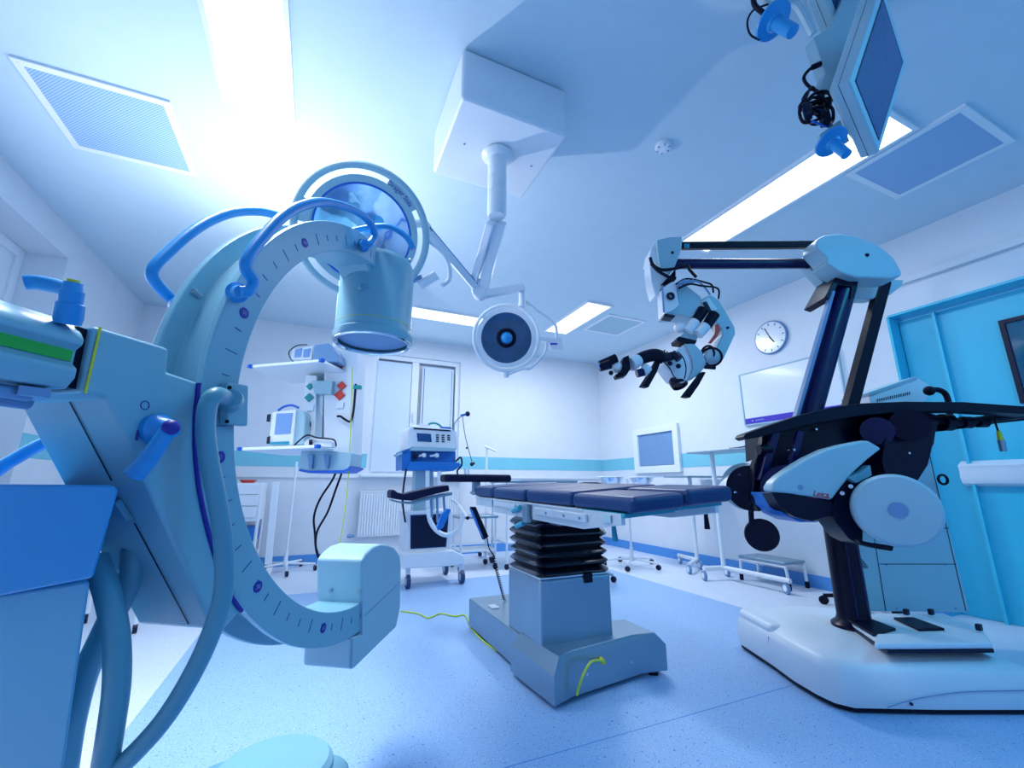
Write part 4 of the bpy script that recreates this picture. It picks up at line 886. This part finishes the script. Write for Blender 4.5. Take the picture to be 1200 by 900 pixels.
# loose cables
MB().tube([W(*p, 1.9) for p in ((958, 76), (948, 82), (942, 92), (950, 103), (966, 109), (976, 106))], .007, 10).build('cable', 'black', pd_)
MB().cyl(W(952, 79, 1.9), W(961, 75, 1.9), .012, seg=12).build('cable_plug', 'black', pd_)
random.seed(4)
for k in range(9):
    pts = []; cx0, cy0 = 958+random.uniform(-8, 8), 128+random.uniform(-10, 10); a0 = random.uniform(0, 6)
    for i in range(6): r_ = random.uniform(8, 22); pts.append(W(cx0+r_*math.cos(a0+i*1.1), cy0+r_*.8*math.sin(a0+i*1.1), 1.86+random.uniform(-.03, .05)))
    MB().tube(pts+[W(974, 108+random.uniform(0, 40), 1.9)], random.choice((.004, .005, .0065)), 8).build('cable', 'black' if k != 5 else 'rimblue', pd_)
MB().box(W(946, 131, 1.85), (.045, .03, .06), .5).build('power_adapter', 'frame', pd_, bevel=.005); MB().box(W(967, 140, 1.84), (.04, .03, .05), .9).build('cable_plug', 'black', pd_, bevel=.004)
MB().ext([W(*p, 1.84) for p in ((960, 158), (985, 140), (996, 165), (975, 176))], _f*.02).build('shelf_plate', 'pale', pd_, bevel=.003)
def spool(c, d, tip, rd, rh):
    c = W(*c, d); tp_ = W(*tip, d-.06); ax_ = (tp_-c).normalized()
    t = MB().lathe(c-ax_*.012, ax_, [(rd*.9, 0), (rd, .004), (rd*.97, .012), (rh*1.4, .02), (rh*1.15, .03)], 40).build('grip_guard', 'bluehandle', pd_, label='blue disc-shaped guard of a sterile grip')
    MB().lathe(c, ax_, [(rh*1.05, .015), (rh, .03), (rh*.95, (tp_-c).length), (rh*.6, (tp_-c).length+.004)], 28).build('grip_handle', 'bluehandle', t)
    MB().cyl(c-ax_*.05, c-ax_*.01, rh*.6, seg=14).build('grip_stem', 'black', t)
spool((907, 25), 1.7, (929, 37), .070, .026)
spool((975, 167), 1.74, (992, 181), .060, .020)
MB().tube([W(*p, 1.72) for p in ((882, -12), (884, 5), (893, 14), (900, 18))], .010, 10).build('cable', 'black', pd_)
MB().tube([W(*p, 1.74) for p in ((900, 5), (883, 12), (876, 25), (879, 40), (890, 47))], .004, 8).build('cable', 'black', pd_)
MB().tube([W(*p, 1.75) for p in ((870, -50), (900, 5), (930, 2), (953, 40))], .016, 10).build('grip_arm', 'pale', pd_)
# ================================================================== SHELF PENDANT
DP = 3.25
pn = thing('supply_pendant', WD(382, 548, DP+.1), 'white ceiling supply column with two shelves and coloured sockets behind the scanner arc', 'pendant')
def sl(P, d, th, name, m, root, bev=.004, seg=2): return MB().ext([WD(x, y, d) for x, y in P], HF*th).build(name, m, root, bevel=bev, seg=seg)
sl([(380, 407), (419, 412), (412, 550), (379, 552)], DP, .2, 'service_panel', 'white', pn); sl([(358, 440), (371, 440), (368, 550), (352, 549)], DP, .2, 'service_panel', 'white', pn)
sl([(370, 410), (384, 410), (380, 530), (366, 530)], DP+.07, .1, 'channel', 'pale', pn); sl([(373, 456), (379, 457), (377, 520), (370, 520)], DP+.03, .03, 'channel_strip', 'steellight', pn)
sl([(354, 524), (412, 531), (410, 546), (404, 553), (362, 553), (350, 550)], DP-.06, .24, 'base_housing', 'pale', pn)
sl([(350, 549.5), (362, 551.5), (402, 551), (412, 547), (412, 549), (403, 554), (362, 554.5), (350, 552)], DP-.07, .26, 'bumper', 'rimblue', pn, .002)
for x in (360, 379): sl([(x, 532), (x+7, 533), (x+5, 549), (x+2, 549)], DP-.09, .03, 'shelf_bracket', 'greyblue', pn, .002)
sl([(365, 446), (390, 446), (388, 462), (368, 461)], DP-.05, .12, 'shelf_bracket', 'pale', pn)
MB().cyl(WD(398, 408, DP+.1), V((WD(398, 408, DP+.1).x, WD(398, 408, DP+.1).y, HC)), .055, seg=24).build('drop_tube', 'white', pn)
def shelf(P, z, name, corners):
    t = MB().loft([[V((AZ(x, y, z).x, AZ(x, y, z).y, z)) for x, y in P], [V((AZ(x, y, z).x, AZ(x, y, z).y, z+.022)) for x, y in P]]).build(name, 'white', pn, bevel=.004)
    for k in corners: q = AZ(*P[k], z); MB().box((q.x, q.y, z+.011), (.035, .035, .027), .5).build('corner_cap', 'rimblue', t, bevel=.006)
z1 = WD(350, 437, DP).z; z2 = WD(340, 528, DP-.1).z
shelf([(293, 431), (343, 450), (415, 443), (377, 424)], z1, 'shelf', (0, 3)); shelf([(281, 528), (335, 534), (413, 534), (372, 525)], z2, 'shelf', (0, 3))
def sq(px, py, m, s=.052, d=DP-.006):
    q = WD(px, py, d); R = Matrix.Rotation(YAW, 3, 'Z') @ Matrix.Rotation(PI/4, 3, 'Y'); MB().box(q, (s, .02, s), R=R).build('gas_socket', m, pn, bevel=.004)
sq(400, 427, 'red'); sq(400.5, 452, 'red'); sq(398, 463, 'red', .06); sq(363, 453, 'tealplug', .04); sq(362, 466, 'tealplug', .05); sq(416, 430, 'tealplug', .04, DP+.05)
for px, py in ((399, 475), (364, 478)): MB().box(WD(px, py, DP-.004), (.05, .012, .05), YAW).build('power_socket', 'whiteplastic', pn, bevel=.003)
MB().tube([WD(*p, DP-.03) for p in ((417, 450), (415, 475), (413, 488), (410, 494), (405, 492), (399, 488), (395, 488))], .009, 8).build('hose', 'frame', pn)
MB().box(WD(419, 454, DP-.03), (.06, .03, .03), YAW).build('hose_holder', 'tealplug', pn, bevel=.004)
for P in (((394, 553), (388, 565), (375, 585), (368, 605), (369, 625), (371, 645), (381, 667)), ((401, 553), (393, 575), (384, 600), (372, 622), (370, 640), (374, 655), (383, 668))):
    MB().tube([WD(*p, DP+.1+k*.02) for k, p in enumerate(P)], .008, 8).build('hanging_hose', 'black', pn)
t = MB().tube([WD(*p, DP-.04) for p in ((413, 430), (412, 470), (410, 520), (408, 560), (404, 600), (396, 650))], .004, 6).build('earth_wire', 'yellowcable', pn)
# devices on the shelves
mt_ = thing('patient_monitor', AZ(338, 527, z2+.02), 'small white patient monitor with blue carrying handle on the lower shelf', 'monitor')
dm2 = DP-.12
sl([(319, 483), (347, 480), (343, 522), (314, 522)], dm2, .05, 'front_housing', 'white', mt_, .008); sl([(345, 479), (356, 482), (358, 488), (356, 521), (341, 522)], dm2+.02, .09, 'rear_housing', 'pale', mt_, .01)
sl([(324, 484.5), (343, 484), (340, 508), (321.5, 509)], dm2-.004, .01, 'screen', 'screenlight', mt_, .0); MB().tube([WD(*p, dm2+.05) for p in ((326, 481), (333, 476.5), (342, 475), (350, 478))], .009, 8).build('carry_handle', 'rimblue', mt_)
sl([(316, 518), (338, 517), (338, 521), (316, 521)], dm2-.01, .02, 'control_strip', 'teal', mt_, .001); MB().tube([WD(*p, dm2+.1) for p in ((356, 488), (363, 494), (363, 500), (356, 506))], .004, 6).build('cable', 'black', mt_)
for y in (486, 512): sl([(313, y), (316, y-1), (315, y+8), (312, y+8)], dm2-.01, .02, 'side_clip', 'frame', mt_, .001)
md = thing('infusion_module', AZ(372, 526, z2+.02), 'flat white device with a dark plug on the lower shelf beside the monitor', 'medical device')
sl([(356, 518), (360, 514), (386, 514), (390, 518), (389, 524), (356, 524)], DP-.18, .08, 'housing', 'white', md, .006); MB().cyl(WD(362, 518.5, DP-.20), WD(366, 518.5, DP-.19), .02, seg=14).build('plug', 'frame', md)
MB().tube([WD(*p, DP-.20) for p in ((344, 523), (350, 517), (360, 510), (372, 513), (384, 514), (392, 516), (394, 523))], .006, 8).build('cable', 'frame', md)
dv = thing('therapy_unit', AZ(368, 425, z1+.02), 'grey box-shaped device with two small panels on the upper shelf', 'medical device')
sl([(368, 404), (385, 402), (397, 415), (397, 424), (366, 424)], DP-.16, .14, 'housing', 'greyblue', dv, .006); sl([(343, 409), (367, 405), (365, 421), (340, 422)], DP-.1, .08, 'front_module', 'white', dv, .005)
for x in (346, 356): sl([(x, 409.5), (x+8, 408), (x+6, 418), (x-1, 418.5)], DP-.106, .01, 'display', 'screenlight', dv, .0)
MB().tube([WD(*p, DP-.12) for p in ((360, 404), (348, 405), (339, 412), (340, 419), (344, 424))], .004, 6).build('cable', 'black', dv)
# ================================================================== VENTILATOR CART
YV = 4.62
vt = thing('anaesthesia_machine', (1.2, 4.9, 0), 'white and blue anaesthesia machine on a wheeled base left of the operating table head', 'medical machine')
def sy(P, y, th, name, m, root, bev=.004, seg=2): return MB().ext([AY(px, py, y) for px, py in P], (0, th, 0)).build(name, m, root, bevel=bev, seg=seg)
sy([(479, 503), (482, 499), (530, 503), (535, 505), (537, 523), (534, 526), (487, 524), (476, 527)], YV, .42, 'ventilator_housing', 'white', vt, .012, 3)
sy([(485, 501), (528, 504), (528, 505.5), (485, 502.8)], YV-.01, .02, 'top_slot', 'frame', vt, .0); sy([(483, 523), (536, 525), (533, 529), (481, 528)], YV-.04, .1, 'front_lip', 'pale', vt, .004)
sy([(488.5, 507.5), (505, 508.5), (506, 518), (489.5, 517)], YV-.008, .012, 'display', 'screen', vt, .0)
for i in range(3):
    for j in range(4 if i < 2 else 3): sy([(511+i*6.6, 509+j*2.5+i*.3), (514.3+i*6.6, 509.2+j*2.5+i*.3), (514.5+i*6.6, 510.6+j*2.5+i*.3), (511.2+i*6.6, 510.4+j*2.5+i*.3)], YV-.006, .01, 'button', 'frame', vt, .0)
sy([(471, 528), (482, 526), (482, 548), (471, 551)], YV+.02, .4, 'side_panel', 'blueblock', vt); sy([(481, 528), (534, 529), (534, 543), (481, 542)], YV+.06, .34, 'valve_block', 'blueblock', vt)
sy([(482, 541), (538, 542), (541, 545), (536, 549), (531, 552), (478, 551), (478, 547)], YV-.06, .4, 'work_shelf', 'blueblock', vt, .006)
for x in (497, 512): q = AY(x, 533.5, YV-.02); o_ = MB().cyl(q, q+V((0, .1, 0)), .024, seg=18).build('valve_dome', 'white', vt); MB().cyl(q+V((0, .02, 0)), q+V((-.07, .03, -.01)), .014, seg=12).build('valve_port', 'white', o_)
MB().cyl(AY(485, 533, YV), AY(489, 536, YV), .03, seg=14).build('gauge', 'frame', vt)
sy([(464, 532), (476, 528), (478, 530), (466, 534.5)], YV+.02, .2, 'side_shelf', 'pale', vt, .003)
sy([(487, 551), (508, 551), (510, 604), (484, 604)], YV+.12, .16, 'column', 'pale', vt, .006)
for x in (501, 515): MB().cyl(AY(x, 547, YV-.03), AY(x, 595, YV-.03), .022, seg=16).build('bellows_tube', 'white', vt)
sy([(476, 600), (531, 598), (529, 647), (476, 649)], YV, .42, 'lower_cabinet', 'white', vt, .012); sy([(481, 603.5), (526, 602), (523, 641), (481, 643.5)], YV-.006, .02, 'dark_panel', 'screen', vt, .0) and None
sy([(482, 605), (524.5, 603), (522, 640), (481.5, 642)], YV-.010, .01, 'smoked_door', 'frame', vt, .0)
sy([(473, 649), (531, 645), (544, 651), (545, 660), (535, 663), (472, 667), (471, 652)], YV-.12, .5, 'wheel_base', 'white', vt, .012)
for px, py, y in ((478, 678, YV-.06), (541, 672, YV-.06), (522, 667, YV+.45)):
    q = AY(px, py, y); q.z = .065; o_ = MB().cyl(q-V((.018, 0, 0)), q+V((.018, 0, 0)), .065, seg=28).build('caster_wheel', 'caster', vt)
    MB().cyl(q-V((.022, 0, 0)), q+V((.022, 0, 0)), .036, seg=20).build('wheel_hub', 'pale', o_); MB().box((q.x, q.y+.02, .15), (.04, .06, .09)).build('caster_fork', 'white', o_, bevel=.006)
MB().torus(AY(530, 642, YV-.01), (0, 1, 0), .03, .006, 24).build('hose_port', 'white', vt)
MB().tube([AY(*p, YV-.1) for p in ((502, 596), (504, 610), (512, 622), (524, 627), (536, 620), (542, 606), (544, 598))], .024, 14).build('breathing_hose', 'white', vt)
MB().tube([AY(*p, YV-.02) for p in ((476, 550), (473, 570), (472, 590), (475, 612))], .010, 8).build('power_cable', 'frame', vt)
MB().tube([AY(*p, YV-.03) for p in ((532, 505), (533, 496), (540, 488))], .007, 8).build('support_arm', 'steel', vt); MB().ball(AY(548, 485, YV-.03), .03, 12).build('arm_clamp', 'frame', vt); MB().cyl(AY(540, 487, YV-.03), AY(548, 485, YV-.03), .015, seg=10).build('arm_joint', 'blueblock', vt)
MB().tube([AY(*p, YV-.03) for p in ((542, 488), (545, 510), (550, 530), (553, 541))], .004, 6).build('sampling_line', 'frame', vt)
for px, py, r in ((553, 544, .022), (547, 525, .012), (555, 543, .016)): MB().ball(AY(px, py, YV-.03), r, 12).build('line_connector', 'frame', vt)
MB().tube([AY(*p, YV+.1) for p in ((500, 503), (503, 497), (510, 496), (516, 499), (519, 503))], .012, 8).build('coiled_lead', 'tealplug', vt); sy([(488, 500), (492, 496.5), (502, 497), (504, 502)], YV+.06, .2, 'top_module', 'white', vt)
sy([(515, 502), (529, 503.5), (529, 500.5), (518, 500)], YV+.05, .1, 'top_tray', 'rimblue', vt); MB().tube([AY(*p, YV) for p in ((534, 541), (540, 536), (541, 545), (536, 552), (538, 560))], .010, 8).build('power_cable', 'frame', vt)
for x in (545, 549): MB().cyl(AY(x, 549, YV), AY(x+.5, 562, YV), .014, seg=12).build('absorber_tube', 'white', vt)

# ================================================================== SMALL FURNITURE
def castor(p, parent, r=.03, m='frame'):
    p = V((p[0], p[1], r)); o_ = MB().cyl(p-V((.012, .004, 0)), p+V((.012, .004, 0)), r, seg=18).build('caster', m, parent); return o_
def stand(x, y, top, label, m='white', R=.30, n=5, name='infusion_stand', a0=.3, hooks=True):
    t = thing(name, (x, y, 0), label, 'stand'); MB().cyl((x, y, .1), (x, y, top), .014, seg=14).build('pole', m, t)
    MB().lathe((x, y, .07), (0, 0, 1), [(.035, 0), (.035, .03), (.022, .06), (.020, .16)], 20).build('hub', m, t)
    for k in range(n):
        a = a0+k*2*PI/n; e_ = V((x+R*math.cos(a), y+R*math.sin(a), .075)); MB().tube([(x, y, .095), e_], .013, 10, smooth=False).build('foot', m, t); castor(e_, t)
    if hooks: MB().tube([(x-.1, y, top+.03), (x-.08, y, top), (x+.08, y, top), (x+.1, y, top+.03)], .006, 8, smooth=False).build('hook_bar', m, t)
    return t
# stand left of the pendant hoses
q = V((-.24, 5.98, 0)); stand(q.x, q.y, AY(346, 541, q.y).z, 'white pole stand on castors by the back wall, left of the dangling black hoses', hooks=False, R=.33, a0=-.2)
# stand with two bowls
q = AZ(741, 664, 0); zt = AY(733, 569, q.y).z
bs_ = stand(q.x, q.y, 1.06, 'white five-footed stand holding two round steel bowls behind the table foot', name='bowl_stand', a0=.1, R=.34, hooks=False)
for k, px in enumerate((716, 752)):
    c = AY(px, 559, q.y); R_ = .155; c.z = 1.085
    o_ = MB().torus(c, (0, 0, 1), R_+.004, .006, 40, 8).build('bowl_ring', 'white', bs_)
    bb = MB().lathe(c, (0, 0, -1), [(R_+.008, -.004), (R_, 0), (R_*.92, .04), (R_*.7, .085), (R_*.35, .105), (.001, .108)], 40, cap=False).build('wash_bowl', 'chrome')
    tag(bb, ['round polished steel bowl, left one of the two in the stand behind the table', 'round polished steel bowl, right one of the two in the stand behind the table'][k], 'bowl', 'steel wash bowls in the double stand')
MB().tube([AY(733, 561, q.y), AY(735, 561, q.y)], .008, 8, smooth=False).build('cross_bar', 'white', bs_)
# T-headed pole behind the table
q = AY(570, 560, 5.86); st = thing('drip_pole', (q.x, q.y, 0), 'slim white pole with an angled top bar rising behind the table pads', 'stand')
zt = AY(570, 523, 5.86).z; MB().cyl((q.x, q.y, .1), (q.x, q.y, zt), .016, seg=12).build('pole', 'white', st); MB().tube([AY(568, 523, 5.86), AY(582, 529, 5.76)], .014, 8).build('top_bar', 'white', st)
MB().box((q.x, q.y, .1), (.1, .5, .05)).build('foot', 'white', st, bevel=.01); [castor((q.x, q.y+s_*.22, 0), st) for s_ in (-1, 1)]
# wheeled frame table behind
def trolley(x0, x1, y0, y1, z, label, m='white', top='steel', shelfz=None, name='instrument_trolley', th=.03):
    t = thing(name, ((x0+x1)/2, (y0+y1)/2, 0), label, 'trolley')
    MB().box(((x0+x1)/2, (y0+y1)/2, z-th/2), (x1-x0, y1-y0, th)).build('top', top, t, bevel=.006)
    for x in (x0+.03, x1-.03):
        for y in (y0+.03, y1-.03): MB().cyl((x, y, .07), (x, y, z-th), .014, seg=12).build('leg', m, t); castor((x, y, 0), t, .032)
    if shelfz: MB().box(((x0+x1)/2, (y0+y1)/2, shelfz), (x1-x0-.04, y1-y0-.04, .02)).build('shelf', m, t, bevel=.004)
    return t
trolley(1.60, 2.1, 5.1, 5.5, .62, 'small white trolley on castors under the head of the operating table', shelfz=.22)
trolley(2.15, 3.2, 5.0, 5.55, 1.045, 'long wheeled instrument table with a dark-edged top behind the operating table', shelfz=.3, th=.035)
rt_ = thing('stool', (3.05, 4.75, 0), 'small round-seated dark stool barely showing above the table pads', 'stool')
q = AY(692, 567, 4.1); MB().lathe((q.x, q.y, .92), (0, 0, 1), [(.14, 0), (.15, .02), (.15, .06), (.13, .09), (.06, .10)], 32).build('seat', 'paddark', rt_); MB().cyl((q.x, q.y, .1), (q.x, q.y, .93), .03, seg=14).build('stem', 'steel', rt_)
for k in range(5): a = k*2*PI/5+.5; e_ = V((q.x+.2*math.cos(a), q.y+.2*math.sin(a), .07)); MB().tube([(q.x, q.y, .1), e_], .014, 8, smooth=False).build('foot', 'steel', rt_); castor(e_, rt_)
# cantilever overbed tables
def overbed(P, leg_top, leg_bot, base, label, ztop, dy, casters):
    q = leg_bot; t = thing('overbed_table', (q.x, q.y, 0), label, 'table')
    pts = [AZ(x, y, ztop) for x, y in P] if False else P
    MB().loft([[V((p.x, p.y, ztop)) for p in P], [V((p.x, p.y, ztop+.02)) for p in P]]).build('top', 'steel', t, bevel=.004)
    MB().tube([leg_top, leg_bot], .024, 12, smooth=False).build('post', 'white', t)
    for a, b_ in base: MB().tube([a, b_], .024, 10, smooth=False).build('base_bar', 'white', t)
    for c in casters:
        p = V((c.x, c.y, .05)); o_ = MB().cyl(p-HX*.012, p+HX*.012, .05, seg=24).build('caster', 'greyblue', t); MB().cyl(p-HX*.016, p+HX*.016, .03, seg=20).build('caster_hub', 'white', o_)
    return t
lt = AX(834, 531, 4.1); lb = V((lt.x, lt.y, .12)); zt = lt.z
def rectat(c, w, l, a): e1 = V((math.cos(a), math.sin(a), 0)); e2 = V((-e1.y, e1.x, 0)); return [c-e1*w/2-e2*l/2, c+e1*w/2-e2*l/2, c+e1*w/2+e2*l/2, c-e1*w/2+e2*l/2]
b0 = lb+V((-.24, .05, 0)); b1 = V((4.1, 2.85, .12))
overbed(rectat(lt+V((.06, -.25, 0)), .42, .95, 0), lt, lb, [(b0, lb), (lb, V((lb.x, b1.y, .12)))], 'white cantilever instrument table with its tray just below the whiteboard corner', zt, 0, [b0, V((lb.x+.16, lb.y+.1, 0)), V((lb.x, b1.y+.05, 0))])
t_ = thing('instrument', lt+V((0, -.45, .02)), 'dark slim instrument lying on the cantilever tray', 'instrument'); MB().tube([lt+V((-.12, -.55, .035)), lt+V((0, -.4, .035)), lt+V((.05, -.2, .035))], .012, 8).build('shaft', 'black', t_)
lt2 = AX(808, 560, 4.32); lb2 = V((lt2.x, lt2.y, .1)); b2 = V((3.98, 3.95, .1))
overbed(rectat(lt2+V((-.04, -.1, 0)), .58, .40, 0), lt2, lb2, [(b2, lb2), (lb2, lb2+V((.05, .35, 0)))], 'white cantilever instrument table reaching low behind the foot of the operating table', lt2.z, 0, [V((b2.x, b2.y, 0)), V((lb2.x, lb2.y-.04, 0)), V((lb2.x+.04, lb2.y+.32, 0))])
# step stool
zs = .24; ks = [AZ(862, 641, zs), AZ(888, 650, zs), AZ(940, 647, zs), AZ(912, 639, zs)]
sx0, sx1, sy0_, sy1_ = 4.24, 4.55, 2.98, 3.5
kt = thing('step_stool', (4.2, 3.4, 0), 'low white tube-framed step with black feet beside the wall, left of the microscope column', 'step stool')
MB().box(((sx0+sx1)/2, (sy0_+sy1_)/2, zs), (sx1-sx0, sy1_-sy0_, .025)).build('tread', 'steel', kt, bevel=.005)
for x in (sx0+.02, sx1-.02):
    MB().tube([(x, sy0_, .03), (x, sy0_+.01, .19), (x, sy0_+.05, zs-.03), (x, sy1_-.05, zs-.03), (x, sy1_-.01, .19), (x, sy1_, .03)], .014, 10, sub=4).build('leg_frame', 'white', kt)
    for y in (sy0_, sy1_): MB().cyl((x, y, 0), (x, y, .06), .02, seg=12).build('rubber_foot', 'black', kt)
# black five-star stool base peeking out
q = AZ(962, 690, 0); wt = thing('swivel_stool', (4.20, 2.34, 0), 'black castored stool base peeking out left of the microscope column', 'stool')
hub = V((4.20, 2.34, .1)); MB().cyl(hub, hub+V((0, 0, .32)), .03, seg=16).build('gas_lift', 'black', wt); MB().lathe(hub+V((0, 0, .30)), (0, 0, 1), [(.15, 0), (.17, .02), (.17, .06), (.14, .08)], 32).build('seat', 'paddark', wt)
for k in range(5):
    a = k*2*PI/5+2.2; e_ = hub+V((.25*math.cos(a), .25*math.sin(a), -.03)); MB().tube([hub, e_], .016, 8, smooth=False).build('foot', 'black', wt); castor(e_, wt, .035, 'black')
# drawer trolley left behind the arc
dt = thing('drawer_cart', (-.85, 6.0, 0), 'white drawer cart with an open lower shelf behind the scanner arc', 'cart')
zc = 1.0; MB().box((-.95, 6.0, .80), (.8, .5, .42)).build('drawer_body', 'white', dt, bevel=.008)
for z in (.69, .82, .94): MB().box((-.95, 5.74, z), (.74, .02, .115)).build('drawer', 'white', dt, bevel=.006)
MB().box((-.95, 6.0, .22), (.8, .5, .03)).build('shelf', 'white', dt, bevel=.004); MB().box((-.95, 6.05, .44), (.76, .3, .16)).build('blue_tray', 'blueblock', dt, bevel=.01)
for x in (-1.34, -.56):
    for y in (5.76, 6.24): MB().cyl((x, y, .07), (x, y, .8), .016, seg=10).build('leg', 'white', dt); castor((x, y, 0), dt)
bw_ = MB().lathe((-.72, 5.9, 1.01), (0, 0, 1), [(.06, 0), (.09, .03), (.092, .035)], 24).build('kidney_dish', 'red'); tag(bw_, 'small dark red dish on top of the white drawer cart', 'dish')
# leaning frame beside it
fr_ = thing('folded_frame', (-.5, 5.7, 0), 'white folded tube frame standing on its end beside the drawer cart', 'frame')
e0 = AY(323, 565, 5.6); e1 = AY(314, 662, 5.6); w_ = V((.07, 0, 0)); MB().ext([e0-w_/2, e0+w_/2, e1+w_/2, e1-w_/2], (0, .04, 0)).build('rail', 'white', fr_, bevel=.006)
MB().box((e1.x, 5.75, .05), (.06, .45, .04)).build('foot', 'white', fr_, bevel=.006)
# examination couch on the left
cch = thing('examination_couch', (-1.6, 3.6, 0), 'white sheeted couch by the left wall seen past the blue cabinet', 'couch')
MB().box((-1.74, 3.6, .82), (.70, 1.9, .12)).build('mattress', 'linen', cch, bevel=.03, seg=3); MB().box((-1.74, 3.6, .73), (.66, 1.86, .05)).build('frame', 'white', cch, bevel=.006)
MB().box((-1.74, 4.3, .93), (.6, .4, .10)).build('pillow', 'linen', cch, bevel=.04, seg=3)
for x in (-2.02, -1.46):
    for y in (2.75, 4.45): MB().cyl((x, y, .07), (x, y, .72), .018, seg=12).build('leg', 'white', cch); castor((x, y, 0), cch)
q = AZ(157, 742, 0); st2 = thing('side_stand', (q.x, q.y, 0), 'thin white leg with a dark castor seen behind the grey scanner hoses', 'stand')
MB().cyl((q.x, q.y, .05), (q.x, q.y, .85), .016, seg=12).build('leg', 'white', st2); castor((q.x, q.y, 0), st2); MB().box((q.x-.06, q.y+.05, .86), (.24, .3, .025)).build('tray', 'steellight', st2, bevel=.004)
